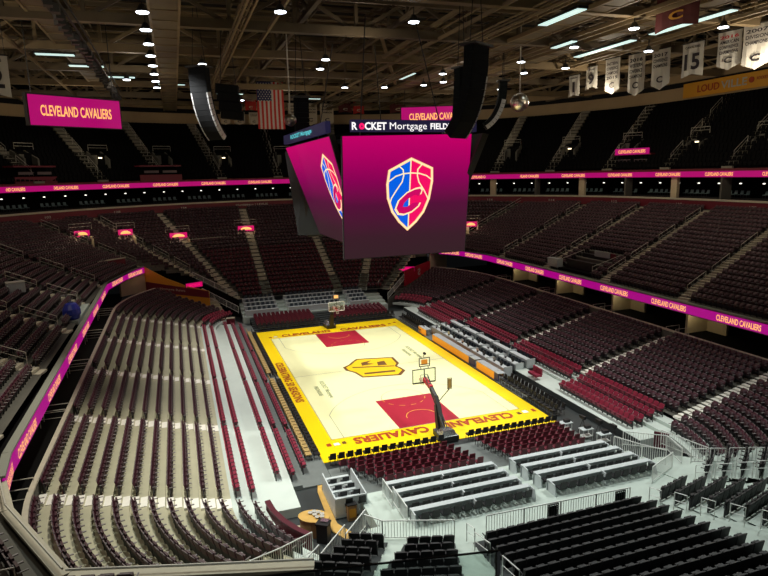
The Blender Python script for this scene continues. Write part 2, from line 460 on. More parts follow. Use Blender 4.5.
for L in ([(364, 373.4), (395, 370.4), (395.5, 372.0), (365, 375.0)], [(361, 363.3), (371, 361.0), (367, 363.6), (374, 364.3), (362, 366.3)], [(377, 362.5), (384, 361.2), (387, 365.2), (378, 366.0)],
          [(352, 367.6), (394, 366.0), (394, 366.8), (353, 368.6)]):
    dk.prism(pxpoly(L), .050, .058, 'logo_dark')
obj('centre_emblem_detail', dk, court)
# words on the court
Z = .052
lettering('CLEVELAND', 'letter_wine', 6.0, 1.05, (3.5, -15.15, Z), (-1, 0, 0), (0, -1, 0), court, bold=.045)
lettering('CAVALIERS', 'letter_wine', 5.7, 1.05, (-3.35, -15.15, Z), (-1, 0, 0), (0, -1, 0), court, bold=.045)
lettering('CLEVELAND', 'letter_wine', 5.9, 1.05, (-3.3, 15.2, Z), (1, 0, 0), (0, 1, 0), court, bold=.045)
lettering('CAVALIERS', 'letter_wine', 5.8, 1.05, (3.75, 15.2, Z), (1, 0, 0), (0, 1, 0), court, bold=.045)
lettering('CELEBRATING 50 SEASONS', 'letter_wine', 11.4, .75, (-8.28, -.7, Z), (0, -1, 0), (1, 0, 0), court, bold=.03)
lettering('ROCKET Mortgage', 'logo_green', 4.3, .55, (-5.6, -4.2, Z), (0, -1, 0), (1, 0, 0), court)
lettering('FIELDHOUSE', 'logo_green', 2.4, .36, (-6.3, -4.4, Z), (0, -1, 0), (1, 0, 0), court)
lettering('ROCKET Mortgage', 'logo_green', 4.3, .55, (5.6, 3.2, Z), (0, -1, 0), (1, 0, 0), court)
lettering('FIELDHOUSE', 'logo_green', 2.4, .36, (4.9, 3.3, Z), (0, -1, 0), (1, 0, 0), court)
def cmark(x, y, m, w=.42, h=.5):
    o = obj('emblem', MB().prism([(x-w/2, y-h/2), (x+w/2, y-h/2), (x+w/2*.7, y+h/2), (x-w/2, y+h/2*.8)], .044, .052, m), court)
cmark(-8.0, -15.1, 'letter_wine', .34, .45); cmark(-7.45, -15.15, 'white_paint', .45, .4); cmark(-6.9, -15.1, 'logo_dark', .3, .4)
cmark(7.75, -15.0, 'white_paint', .5, .5); cmark(7.15, -15.1, 'logo_dark', .3, .4); cmark(8.5, -15.0, 'letter_wine', .3, .5); cmark(-7.6, 15.0, 'letter_wine', .35, .4); cmark(7.3, 15.5, 'letter_wine', .4, .4); cmark(8.1, 15.9, 'letter_wine', .35, .4)
cmark(-7.0, 15.1, 'white_paint', .45, .4)

# ------------------------------------------------------------------ baskets
def hoop(s, label):
    """s=-1: near basket"""
    t = thing('basketball_hoop', label, 'basketball hoop', (0, s*13.2, 0), 0 if s > 0 else PI)
    # local: +Y away from the court centre
    b = MB(); b.prism([(-.55, 2.9), (.55, 2.9), (.7, 4.6), (-.7, 4.6)], .05, .45, 'padding_black', 'chrome'); b.hexa([(-.5, 3.4, .45), (.5, 3.4, .45), (.6, 4.5, .45), (-.6, 4.5, .45), (-.3, 3.7, .8), (.3, 3.7, .8), (.4, 4.4, .85), (-.4, 4.4, .85)], 'chrome')
    obj('base', b, t)
    b = MB(); b.hexa([(-.28, 2.75, .3), (.28, 2.75, .3), (.28, 3.3, .3), (-.28, 3.3, .3), (-.2, 2.3, 2.0), (.2, 2.3, 2.0), (.2, 2.6, 2.1), (-.2, 2.6, 2.1)], 'padding_black'); obj('front_padding', b, t)
    b = MB(); b.beam((0, 3.5, .6), (0, 2.2, 2.6), .26, .26, 'dark_steel'); obj('mast', b, t)
    b = MB(); b.beam((0, 2.3, 2.45), (0, 1.0, 3.1), .24, .24, 'dark_steel'); b.beam((0, 1.4, 2.95), (0, .1, 3.2), .28, .3, 'padding_red'); obj('arm', b, t)
    b = MB(); b.beam((-.12, 3.9, .8), (-.12, .4, 3.6), .06, .06, 'dark_steel'); b.beam((.12, 3.9, .8), (.12, .4, 3.6), .06, .06, 'dark_steel'); obj('brace', b, t)
    b = MB()
    for z in (2.9, 3.97): b.box((0, 0, z), (1.86, .07, .05 if z > 3 else .09), 'dark_steel' if s < 0 else 'white_paint')
    for x in (-.92, .92): b.box((x, 0, 3.435), (.05, .07, 1.12), 'dark_steel' if s < 0 else 'white_paint')
    b.beam((0, .05, 3.2), (0, .05, 3.97), .06, .06, 'dark_steel'); obj('backboard_frame', b, t)
    obj('backboard_glass', MB().box((0, 0, 3.435), (1.8, .02, 1.05), 'clear_glass'), t)
    b = MB(); fr = .04
    for z in (3.06, 3.5): b.box((0, -.02, z), (.6, .01, fr), 'white_paint')
    for x in (-.3, .3): b.box((x, -.02, 3.28), (fr, .01, .46), 'white_paint')
    obj('target_square', b, t)
    rp = [(.23*math.cos(a), -.38+.23*math.sin(a), 3.05) for a in np.linspace(0, 2*PI, 17)]
    obj('rim', MB().tube(rp, .02, 'padding_red', 6).box((0, -.1, 3.05), (.12, .18, .04), 'padding_red'), t)
    nb = MB()
    for i in range(10):
        a = 2*PI*i/10; a2 = a+2*PI/10; c = -.38
        nb.beam((.22*math.cos(a), c+.22*math.sin(a), 3.04), (.13*math.cos(a2), c+.13*math.sin(a2), 2.62), .016, .016, 'cloth_white')
        nb.beam((.22*math.cos(a2), c+.22*math.sin(a2), 3.04), (.13*math.cos(a), c+.13*math.sin(a), 2.62), .016, .016, 'cloth_white')
    obj('net', nb, t)
    b = MB()
    for z in (4.22, 4.86): b.box((0, .1, z), (.86, .06, .05), 'dark_steel')
    for x in (-.42, .42): b.box((x, .1, 4.54), (.05, .06, .66), 'dark_steel')
    b.box((0, .1, 4.36), (.74, .05, .05), 'dark_steel'); b.beam((-.3, .1, 3.97), (-.3, .1, 4.2), .04, .04, 'dark_steel'); b.beam((.3, .1, 3.97), (.3, .1, 4.2), .04, .04, 'dark_steel')
    sc = obj('shot_clock', b, t)
    o = obj('display', MB().box((0, .08, 4.56), (.5, .03, .34), 'orange_board' if s < 0 else 'led_text'), sc)
    b = MB(); b.box((0, .12, 5.22), (.14, .26, .14), 'dark_steel'); b.beam((0, .12, 4.88), (.12, .12, 5.0), .03, .03, 'dark_steel'); b.beam((.12, .12, 5.0), (0, .12, 5.15), .03, .03, 'dark_steel')
    obj('camera', b, t)
    if s < 0:
        b = MB()
        for x in (-1.72, -1.4): b.box((x, 1.2, 3.0), (.04, .04, .85), 'dark_steel')
        for z in (2.6, 3.42): b.box((-1.56, 1.2, z), (.34, .04, .04), 'dark_steel')
        b.box((-1.56, 1.2, 3.0), (.28, .02, .72), 'chair_tan'); b.beam((-1.56, 1.2, 2.6), (-.1, 2.4, 2.2), .05, .05, 'dark_steel'); obj('side_screen', b, t)
    return t
hoop(-1, 'near basketball hoop seen from behind, red padded arm and black base')
hoop(1, 'far basketball hoop with white framed board at the far baseline')

# ------------------------------------------------------------------ lower side stands
XR = [15.2+.825*k for k in range(12)]          # inner edge of row k
ZR = [1.3+.2*k for k in range(12)]
AIS = [-22.7, -12.25, -2.05, 8.2, 18.4]
def side_curve(sx, x0, k, y0, y1, near=True):
    """row line: straight between the outer aisles, bending inward past both ends"""
    Rr = 8.7+.75*max(k, 0); pts = []
    n = 14
    for i in range(n, 0, -1):
        dy = min((-22.7-y0), .86*Rr)*i/n; pts.append((sx*(x0-(Rr-math.sqrt(Rr*Rr-dy*dy))), -22.7-dy))
    pts.append((sx*x0, -22.7)); pts.append((sx*x0, 18.4))
    Rf = 7+1.35*max(k, 0)
    for i in range(1, n+1):
        dy = min(y1-18.4, .86*Rf)*i/n; pts.append((sx*(x0-(Rf-math.sqrt(Rf*Rf-dy*dy))), 18.4+dy))
    return pts
def cutpoly(pl, ya, yb):
    out = []
    for p, q in zip(pl, pl[1:]):
        lo, hi = max(ya, p[1]), min(yb, q[1])
        if hi-lo > 1e-6:
            for y in (lo, hi):
                t = (y-p[1])/(q[1]-p[1]); c = (p[0]+(q[0]-p[0])*t, y)
                if not out or abs(c[1]-out[-1][1]) > 1e-6: out.append(c)
    return out
sect_words = ['nearest corner section', 'second section from the near corner', 'third section from the near corner', 'fourth section from the near corner', 'fifth section from the near corner', 'far corner section']
def near_fence_y(x): return -28.4+.65*(abs(x)-12.4)*-1     # rows of the corner stop at this slanted fence
def far_end_y(x):    return 23.2+.86*(abs(x)-9.7)
for sx, sd in ((-1, 'left'), (1, 'right')):
    rows = [([q for q in side_curve(sx, XR[k], k, -34, 34)], ZR[k]) for k in range(12)]
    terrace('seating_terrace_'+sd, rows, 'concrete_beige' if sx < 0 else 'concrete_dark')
    for k in range(11):
        mid = side_curve(sx, XR[k]+.42, k+.5, -34, 34)
        cuts = [-34]+AIS+[34]
        for si in range(6):
            ya, yb = cuts[si], cuts[si+1]
            pl = cutpoly(mid, ya, yb)
            if len(pl) < 2: continue
            if si == 0: kp = lambda x, y: y > near_fence_y(x)+.5 and y > -33.2
            elif si == 5: kp = lambda x, y: y < far_end_y(x)-.8
            else: kp = None
            inn = (lambda x, y, sx=sx: (-sx, 0 if abs(y+2) < 21 else (.6 if y < 0 else -.6)))
            if si < 3: inn = (lambda x, y, sx=sx: (-sx, 0.3 if y < -23 else 0))
            if si == 0: pl = pl[::-1]
            seat_row('stadium_seat', 'stadium', 'maroon', pl, ZR[k], inn,
                'maroon folding seat, %s lower stand, %s row, %s, {n} from aisle' % (sd, nth(k+1), sect_words[si].replace(' section from the near corner', ' block').replace(' section', '')), 'seat', m0=.55, m1=.55, keep=kp)
    # aisles
    for a in AIS:
        stairs(ZR, lambda k, a=a: (sx*XR[k], a), 1.0, 'step_light')
    # rear wall with cap rail of the stand
    w = MB(); top = side_curve(sx, XR[11]+.05, 11, -34, 31)
    for p, q in zip(top, top[1:]):
        p, q = np.array(p), np.array(q); d = (q-p)/np.linalg.norm(q-p); n = np.array([-d[1], d[0]])*.09
        w.hexa([(*(p-n), 3.2), (*(p+n), 3.2), (*(q+n), 3.2), (*(q-n), 3.2), (*(p-n), 4.08), (*(p+n), 4.08), (*(q+n), 4.08), (*(q-n), 4.08)], 'concrete_dark')
        n = n*1.4
        w.hexa([(*(p-n), 4.08), (*(p+n), 4.08), (*(q+n), 4.08), (*(q-n), 4.08), (*(p-n), 4.2), (*(p+n), 4.2), (*(q+n), 4.2), (*(q-n), 4.2)], 'step_mid')
    struct('wall_'+sd+'_stand_rear', w)
    # concourse behind and under the overhang
    b = MB(); x0, x1 = 24.4, 31.
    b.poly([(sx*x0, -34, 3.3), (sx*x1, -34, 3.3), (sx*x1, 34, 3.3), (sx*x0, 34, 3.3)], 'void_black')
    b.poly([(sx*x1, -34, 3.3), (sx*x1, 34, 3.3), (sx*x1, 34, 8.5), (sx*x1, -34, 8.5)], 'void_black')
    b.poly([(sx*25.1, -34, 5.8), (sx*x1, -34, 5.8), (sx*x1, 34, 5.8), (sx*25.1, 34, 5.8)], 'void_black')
    struct('wall_'+sd+'_concourse', b)
    for i, a in enumerate(AIS):
        b = MB(); b.box((sx*28.6, a+1.1, 4.55), (2.6, .25, 2.5), 'beige_wall'); b.box((sx*29.8, a, 4.55), (.25, 2.3, 2.5), 'beige_wall')
        struct('wall_concourse_portal', b)
        h = MB()
        for y in (a-.55, a+.55):
            h.tube([(sx*24.4, y, 3.3), (sx*24.4, y, 4.35), (sx*25.9, y, 4.35), (sx*25.9, y, 3.3)], .03, 'rail_grey'); h.tube([(sx*24.4, y, 3.85), (sx*25.9, y, 3.85)], .02, 'rail_grey')
        tag(obj('entrance_rail', h), 'grey tube rail at the top of the %s aisle of the %s lower stand' % (nth(i+1), sd), 'railing')

# red seats and white platform: left side
b = MB(); b.prism([(-15.2, -29.5), (-12.2, -29.5), (-13.35, -23.1), (-11.55, -23.1), (-11.55, 21.5), (-15.2, 21.5)], .0, .55, 'platform_white'); b.prism(rect(-15.19, -22.7, -14.32, 18.4), .55, 1.05, 'platform_white'); b.prism(rect(-14.32, -22.7, -13.45, 18.4), .55, .8, 'platform_white')
struct('floor_platform_left', b)
b = MB(); b.prism(rect(-11.55, -20.3, -8.98, 21.5), .0, .1, 'floor_grey'); b.prism(rect(-11.55, -20.3, -10.9, 21.5), .1, .28, 'floor_grey'); struct('floor_courtside_left', b)
redrows = [(-10.42, .1, -19.2, 21, 'first row'), (-11.3, .28, -20.1, 21, 'second row from the court'), (-12.25, .55, -20.2, 21, 'third row'), (-13.92, .8, -22.6, 21, 'fourth row, behind the wide white platform'), (-14.75, 1.05, -22.6, 21, 'fifth row, against the maroon seats')]
for x, z, ya, yb, w in redrows:
    cuts = [ya, -12.3, -2.0, 8.2, yb]
    if x < -13.5: cuts = [-22.2, -12.3, -2.0, 8.2, 18.6]
    for i in range(4):
        seat_row('red_platform_seat', 'stadium', 'red', [(x, cuts[i]), (x, cuts[i+1])], z, (1, 0), 'red seat left of court, %s, %s block, {n} from near aisle' % (w.split(',')[0], nth(i+1)), 'seat', step=.53, m0=.25, m1=.35)
for sg, k, x, z in [(g, kk, xx, zz) for g in (-1, 1) for kk, (xx, zz) in enumerate(((-13.92, .8), (-14.75, 1.05)))]:     # these two rows bend round both corners
    for ya, yb, nm in ((-30, -22.7, 'near'), (18.9, 24.5, 'far')):
        pl = cutpoly(side_curve(sg, -x, -1.5+k, -31, 26), ya, yb)
        if nm == 'near': pl = pl[::-1]
        seat_row('stadium_seat' if nm == 'near' else 'red_platform_seat', 'stadium', 'maroon' if nm == 'near' else 'red', pl, z, (-sg, .4 if nm == 'near' else -.4), 'folding seat, %s %s curve, %s row behind white platform, {n} from aisle' % (nm, 'left' if sg < 0 else 'right', nth(k+1)), 'seat', keep=lambda x, y: y > near_fence_y(x)+.3)
b = MB()
for k, (x, z) in enumerate(((13.45, .8), (14.32, 1.05))):
    a = cutpoly(side_curve(-1, x, 0, -30, 24), -29.9, -22.7); c = cutpoly(side_curve(-1, x, 0, -30, 24), 18.4, 23.9)
    a2, c2 = [[(-p, q) for p, q in g] for g in (a, c)]
    for P in (a, c, a2, c2):
        Q = cutpoly(side_curve(-1 if P[0][0] < 0 else 1, x+.87-(.02 if k == 2 else 0), 0, -30, 24), P[0][1], P[-1][1])
        n = min(len(P), len(Q))
        for i in range(n-1):
            b.hexa([(*Q[i], z-.3), (*P[i], z-.3), (*P[i+1], z-.3), (*Q[i+1], z-.3), (*Q[i], z), (*P[i], z), (*P[i+1], z), (*Q[i+1], z)], 'platform_white')
struct('floor_platform_curve', b)
# black courtside chairs on the left edge
for k, (x, v, w) in enumerate(((-9.28, 'dark', 'black'), (-9.86, 'tan', 'tan'))):
    for side, (ya, yb) in enumerate(((-17.2, -.6), (.6, 17.4))):
        for j in range(int((yb-ya)/.58)):
            put('courtside_chair', 'chair', v, x, ya+.3+.58*j, .03 if k == 0 else .1, -PI/2, '%s chair at the left court edge, %s from the end of the %s half' % (w, nth(j+1), 'near' if side == 0 else 'far'), 'chair')
# ---- right side
b = MB(); b.prism(rect(11.5, -23.2, 15.2, 21.5), .0, .55, 'platform_white'); b.prism(rect(13.45, -22.7, 14.32, 18.4), .55, .8, 'platform_white'); b.prism(rect(14.32, -22.7, 15.19, 18.4), .55, 1.05, 'platform_white')
b.box((11.49, -.9, .26), (.03, 44.6, .52), 'floor_dark'); struct('floor_platform_right', b)
b = MB(); b.prism(rect(8.98, -12.5, 11.48, 21.5), .0, .1, 'floor_grey'); struct('floor_courtside_right', b)
for r, (x, z) in enumerate(((12.15, .55), (12.98, .55), (13.88, .8), (14.75, 1.05))):
    cuts = [-22.0, -12.6, -2.2, 8.0, 18.6]
    for i in range(4):
        if x < 13.2 and i in (1, 2): continue
        seat_row('red_platform_seat', 'stadium', 'red', [(x, cuts[i]), (x, cuts[i+1])], z, (-1, 0), 'red seat right of court, %s row, %s block, {n} from near aisle' % (nth(r+1), nth(i+1)), 'seat', step=.53, m0=.25, m1=.35)
for side, (ya, yb) in enumerate(((-16.8, -8.6), (9.5, 17.4))):
    for k, x in enumerate((9.3, 9.95)):
        for j in range(int((yb-ya)/.58)):
            put('courtside_chair', 'chair', 'dark', x, ya+.3+.58*j, .05, PI/2, 'black chair, %s row at the %s part of the right court edge, %s along' % (nth(k+1), 'near' if side == 0 else 'far', nth(j+1)), 'chair')
# scorers' tables with orange boards
for i, (ya, yb, m) in enumerate(((-8.4, -7.6, 'led_navy'), (-7.6, -4.2, 'orange_board'), (-3.9, -2.6, 'led_navy'), (-2.5, 6.3, 'orange_board'), (8.2, 10.4, 'orange_board'))):
    t = thing('scorers_table', 'courtside table with a %s front board, %s from the near end' % ('glowing orange' if m != 'led_navy' else 'black', nth(i+1)), 'table', (9.45, (ya+yb)/2, .03))
    L = yb-ya; obj('front_board', MB().box((-.28, 0, .4), (.06, L-.05, .72), m), t)
    obj('table_top', MB().box((.05, 0, .78), (.72, L-.05, .05), 'counter_front'), t)
    b = MB()
    for y in (-L/2+.15, L/2-.15): b.box((.3, y, .38), (.05, .05, .74), 'dark_steel')
    obj('leg', b, t)
# media benches on the right: pale counters with chairs
for r, (x, z) in enumerate(((10.55, .1), (11.75, .3), (12.95, .55))):
    for i in range(5):
        ya = -7.4+3.35*i; t = thing('media_counter', 'pale press counter, %s row from court, %s from the near end, right side' % (nth(r+1), nth(i+1)), 'counter', (x, ya+1.6, z))
        obj('counter_top', MB().box((0, 0, .76), (.55, 3.2, .06), 'counter_white'), t)
        obj('front_panel', MB().box((-.25, 0, .38), (.05, 3.2, .72), 'counter_white'), t)
        for y in (-1.58, 1.58): obj('side_panel', MB().box((.15, y, .45), (.85, .05, .88), 'counter_white'), t)
        for j in range(5):
            put('press_chair', 'chair', 'navy', x+.55, ya+.42+.6*j, z, PI/2, 'dark chair at press counter row %s on the right, %s from the near end' % (nth(r+1), nth(i*5+j+1)), 'chair')
        for j in range(2 if r < 2 else 0):
            mt = thing('computer_screen', 'small screen on the %s press counter of the %s row, %s of its pair' % (nth(i+1), nth(r+1), nth(j+1)), 'screen', (x-.05, ya+.9+1.3*j, z+.80), PI/2)
            obj('stand', MB().box((0, 0, .06), (.12, .12, .12), 'dark_steel'), mt); obj('panel', MB().box((0, 0, .26), (.5, .04, .32), 'chrome' if j else 'dark_steel'), mt)
b = MB()
for z, x0, x1 in ((.3, 11.5, 12.7), (.55, 12.7, 13.5)): b.prism(rect(x0-.02, -8.2, x1, 9.6), .05, z, 'concrete_pale')
struct('floor_press_risers', b)
t = thing('red_armchair', 'pair of red padded chairs on the white platform beside the press counters', 'chair', (11.9, -9.9, .55), PI/2)
for y in (-.35, .35):
    obj('seat', MB().box((y, 0, .4), (.6, .6, .2), 'seat_red'), t); obj('backrest', MB().box((y, -.28, .72), (.6, .14, .5), 'seat_red'), t)

# ------------------------------------------------------------------ railings and fences
def barrier(name, label, pts, h=1.0, step=.14, m='rail_white', stepdown=None):
    """vertical-bar fence along a 3D polyline of its foot"""
    t = thing(name, label, 'fence', pts[0])
    o0 = Vector(pts[0])
    fr = MB(); bars = MB()
    for p, q in zip(pts, pts[1:]):
        p, q = Vector(p)-o0, Vector(q)-o0; L = (q-p).length; n = max(1, int(L/1.8))
        for i in range(n):
            a, c = p+(q-p)*(i/n), p+(q-p)*((i+1)/n); c = a+(c-a)*.985
            if stepdown: zz = max(a.z, c.z); a = Vector((a.x, a.y, zz)); c = Vector((c.x, c.y, zz))
            up = Vector((0, 0, 1))
            fr.beam(a+up*h, c+up*h, .045, .045, m); fr.beam(a+up*.12, c+up*.12, .035, .035, m)
            fr.beam(a, a+up*h, .045, .045, m); fr.beam(c, c+up*h, .045, .045, m)
            k = max(2, int((c-a).length/step))
            for j in range(1, k):
                s = a+(c-a)*(j/k); bars.beam(s+up*.12, s+up*h, .022, .022, m)
    obj('frame', fr, t); obj('bars', bars, t); return t
def handrail(name, label, p, q, h=.95, m='rail_white'):
    """a looped aisle rail from foot p to foot q"""
    p, q = Vector(p), Vector(q); t = thing(name, label, 'handrail', p); d = q-p; u = Vector((0, 0, h))
    obj('top_rail', MB().tube([(0, 0, 0), u, d+u, d], .028, m, 5), t)
    obj('mid_rail', MB().tube([u*.55, d+u*.55], .02, m, 4), t); return t

# ------------------------------------------------------------------ near end
def lerp(a, b, t): return tuple(a[i]+(b[i]-a[i])*t for i in range(len(a)))
b = MB(); b.prism([(-8.3, -22.9), (9.4, -22.9), (9.4, -24.5), (-8.3, -24.5)], 0, .45, 'concrete_pale')
for k in range(1, 4): b.prism(rect(-8.3, -24.3-1.33*k-(.05 if k < 3 else .6), 9.6, -22.95-1.33*k), 0, .45+.2*k, 'concrete_pale')
b.prism([(-9.0, -27.4), (11.5, -27.4), (12.5, -30.6), (4.4, -30.8), (-4.6, -30.8), (-8.6, -29.9), (-10.2, -29.3)], 0, 1.2, 'concrete_pale')
struct('floor_near_end_deck', b)
b = MB(); b.prism([(-8.95, -18.6), (9.0, -18.3), (9.2, -22.9), (-8.95, -22.9)], 0, .08, 'floor_grey'); struct('floor_near_chair_area', b)
# floor chairs behind both baselines
def chair_block(end, y0, dy, s):
    for blk, (L0, R0, L1, R1, bw) in enumerate(((-8.75, -1.05, -6.4, .1, 'left'), (1.15, 8.0, 2.0, 7.6, 'right'))):
        for k in range(7):
            y = y0 if k == 0 else y0+s*(1.15+dy*(k-1)); t = k/6
            xl, xr = L0+(L1-L0)*t, R0+(R1-R0)*t
            if s > 0: xl, xr = ((-8.6, -1.2) if blk == 0 else (1.2, 8.6))
            if k == 0: xr += .5
            z = .05 if k == 0 else .08+.05*k
            n = int((xr-xl)/.56)
            for j in range(n):
                put('floor_chair', 'chair', 'dark' if k == 0 else 'wine', xl+.28+(xr-xl)/n*j, y, z, 0 if s < 0 else PI, ('black' if k == 0 else 'wine')+' padded chair, %s baseline, %s block, %s row from court, %s from left' % (end, bw, nth(k+1), nth(j+1)), 'chair')
chair_block('near', -17.95, .66, -1); chair_block('far', 18.5, .62, 1)
b = MB()
for k in range(6): b.prism(rect(-9, 19.1+.62*k, 9, 23.2), 0, .1+.12*k, 'floor_dark'); 
struct('floor_far_risers', b)
# table rows
def bench_table(end, x0, x1, y, z, s, word, nch, var='black', parts=True):
    t = thing('bar_table', word, 'table', ((x0+x1)/2, y, z)); L = x1-x0
    obj('table_top', MB().box((0, 0, .75), (L, .36, .07), 'counter_white'), t)
    obj('front_panel', MB().box((0, -s*.15*-1*-1, .37), (L, .04, .72), 'counter_front'), t)
    for x in (-L/2+.03, 0, L/2-.03): obj('divider', MB().hexa([(x-.03, min(0, s*.75), 0), (x+.03, min(0, s*.75), 0), (x+.03, max(0, s*.75), 0), (x-.03, max(0, s*.75), 0),
        (x-.03, min(0, s*.55), .80), (x+.03, min(0, s*.55), .80), (x+.03, max(0, s*.55), .80), (x-.03, max(0, s*.55), .80)], 'counter_white'), t)
    for j in range(nch):
        put('bar_table_chair', 'chair', var, x0+.35+(L-.4)/nch*(j+.3), y+s*.42, z+(.2 if s > 0 else .05), 0 if s < 0 else PI, 'black chair, %s, %s from left' % (word.replace('white topped long table, ', '').replace('row from court', 'table row'), nth(j+1)), 'chair')
for k in range(4):
    y = -23.55-1.33*k; z = .45+.2*k
    bench_table('near', -6.75, .15, y, z, -1, 'white topped long table, near end left block, %s row from court' % nth(k+1), 11)
    bench_table('near', 1.35, 8.2, y, z, -1, 'white topped long table, near end right block, %s row from court' % nth(k+1), 11)
b = MB()
for k in range(4): b.prism(rect(-9.8, 23.1+1.2*k, 9.8, 28.4), 0, .85+.28*k, 'concrete_pale')
struct('floor_far_table_risers', b)
for k in range(4):
    for x0, x1, w in ((-9.4, -5.2, 'left'), (-3.9, 3.2, 'middle'), (4.6, 7.2, 'right')):
        bench_table('far', x0, x1, 23.5+1.2*k, .85+.28*k, 1, 'white topped long table, far end %s block, %s row from court' % (w, nth(k+1)), int((x1-x0)/.62), 'navy')
# press pen at the near left corner of the court
t = thing('press_pen', 'pale walled pen of black chairs at the near left corner of the court', 'enclosure', (-8.93, -22.55, .0))
obj('deck', MB().box((0, 0, .18), (1.75, 3.1, .36), 'counter_white'), t)
for nm, c, d in (('left_wall', (-.88, 0, .62), (.07, 3.1, 1.16)), ('right_wall', (.88, 0, .62), (.07, 3.1, 1.16)), ('rear_wall', (0, -1.56, .62), (1.83, .07, 1.16))):
    obj(nm, MB().box(c, d, 'counter_white'), t)
for r in range(4):
    obj('desk', MB().box((-.1, 1.2-.78*r, .95), (1.4, .22, .05), 'counter_white'), t)
    for j in range(2): put('bar_table_chair', 'chair', 'black', -9.4+.75*j+.1*r, -21.75-.78*r, .36, 0, 'black chair inside the pale walled pen, %s row from court, %s from left' % (nth(r+1), nth(j+1)), 'chair')
t = thing('lectern', 'small wooden stand with pale front behind the pen', 'lectern', (-9.0, -24.4, 0)); obj('body', MB().box((0, 0, .45), (.5, .35, .9), 'wood_brown'), t); obj('front_sheet', MB().box((0, -.19, .45), (.36, .02, .5), 'cloth_gold'), t); obj('top', MB().box((0, 0, .93), (.55, .4, .06), 'padding_black'), t)
b = MB(); b.prism([(-9.35, -17.6), (-8.95, -17.6), (-9.85, -20.8), (-9.88, -24.6), (-9.1, -26.2), (-9.5, -26.8), (-10.3, -25.2), (-10.15, -21)], 0, .06, 'wood_strip'); b.prism(rect(-8.0, -26.9, -6.9, -25.1), 0, .06, 'wood_strip'); struct('floor_wood_edging', b)

# stands of black seats behind the near end (three straight blocks and a turned one)
def rowline(P, Q, k, run=.82):
    P, Q = np.array(P), np.array(Q); d = Q-P; n = np.array([d[1], -d[0]])/np.linalg.norm(d)
    if n[1] > 0: n = -n
    return P+n*run*k, Q+n*run*k
BL = [('left narrow block', (-10.35, -28.7), (-8.75, -29.45), 8, (-.32, -.06)), ('centre block', (-8.0, -30.0), (-5.75, -30.65), 9, (-.35, -.05)), ('wide block', (-4.75, -30.95), (4.6, -30.95), 13, (-.12, .0)), ('turned block', (5.6, -30.8), (8.3, -30.05), 13, (.0, .32))]
for bi, (w, P, Q, nr, (dl, dr)) in enumerate(BL):
    rows = []
    for k in range(nr+1):
        a, c = rowline(P, Q, k); e = (c-a)/np.linalg.norm(c-a)
        a = a+e*(dl*k) if dl else a; c = c+e*(dr*k) if dr else c
        if w == 'turned block': c = c+e*.0
        rows.append(([tuple(a-e*.05+np.array((0, .45)) * 0), tuple(c+e*.05)], 1.4+.2*k))
    lines = [(np.array(r[0][0]), np.array(r[0][1])) for r in rows]
    terr = []
    for k in range(nr+1):
        a, c = lines[k]; e = (c-a)/np.linalg.norm(c-a); n = np.array([e[1], -e[0]]); n = n if n[1] < 0 else -n
        terr.append(([tuple(a-n*.42), tuple(c-n*.42)], rows[k][1]))
    terrace('seating_terrace_near', terr, 'concrete_pale' if bi == 3 else 'floor_dark')
    for k in range(nr):
        a, c = lines[k]
        seat_row('black_stadium_seat', 'stadium', 'black', [tuple(a), tuple(c)], rows[k][1], (0, 1), 'black folding seat, near end %s, %s row back, {n} from left' % (w, nth(k+1)), 'seat', step=.55, m0=.1, m1=.1)
# pale aisle floors between those blocks
def fanstairs(pa, pb, n, mt='concrete_pale', z0=1.3):
    """pa(k), pb(k): left and right edge points at row k"""
    b = MB()
    for k in range(n):
        a, c, d, e = pa(k), pb(k), pb(k+1), pa(k+1)
        for j in range(2):
            z = z0+.2*k+.1*j+.02; t0, t1 = j/2, (j+1)/2
            q = [lerp(a, e, t0), lerp(c, d, t0), lerp(c, d, t1), lerp(a, e, t1)]
            b.hexa([(x, y, 0.) for x, y in q]+[(x, y, z) for x, y in q], mt)
    return struct('aisle_stairs', b)
def blk(i, k, end):
    w, P, Q, nr, (dl, dr) = BL[i]; a, c = rowline(P, Q, k); e = (c-a)/np.linalg.norm(c-a); a = a+e*dl*k; c = c+e*dr*k
    n = np.array([e[1], -e[0]]); n = n if n[1] < 0 else -n
    return tuple((a if end == 0 else c)-n*.42)
fanstairs(lambda k: blk(0, k, 1), lambda k: blk(1, k, 0), 8)
fanstairs(lambda k: blk(1, k, 1), lambda k: blk(2, k, 0), 9)
fanstairs(lambda k: blk(2, k, 1), lambda k: blk(3, k, 0), 12)
# near right corner: black rows turned further, stepping down towards the right stand
BW = []
for k in range(9):
    a = np.array((9.35+.30*k, -30.3-.80*k)); BW.append(a)
fanstairs(lambda k: blk(3, k, 1), lambda k: (9.5+.55*k, -29.6-.72*k), 12)
rows = []
for k in range(12):
    e = np.array((math.cos(R(35)), math.sin(R(35)))); n = np.array((e[1], -e[0]))
    a = np.array((9.7, -29.9))+n*.84*k+e*.15*k; c = a+e*(3.3+.35*k); rows.append(([tuple(a-n*.4), tuple(c-n*.4)], 1.4+.2*k))
    if k < 11: seat_row('black_stadium_seat', 'stadium', 'black', [tuple(a), tuple(c)], 1.4+.2*k, (-.5, .8), 'black folding seat, near right corner block, %s row up, {n} from left' % nth(k+1), 'seat', step=.55, m0=.1, m1=.1)
terrace('seating_terrace_near_corner', rows, 'concrete_pale')
b = MB(); b.prism([(8.2, -27.2), (9.6, -26.6), (11.0, -26.9), (12.2, -28.0), (15.2, -29.8), (12.2, -31.2), (9., -29.8)], 0, 1.25, 'concrete_pale'); struct('floor_near_right_landing', b)

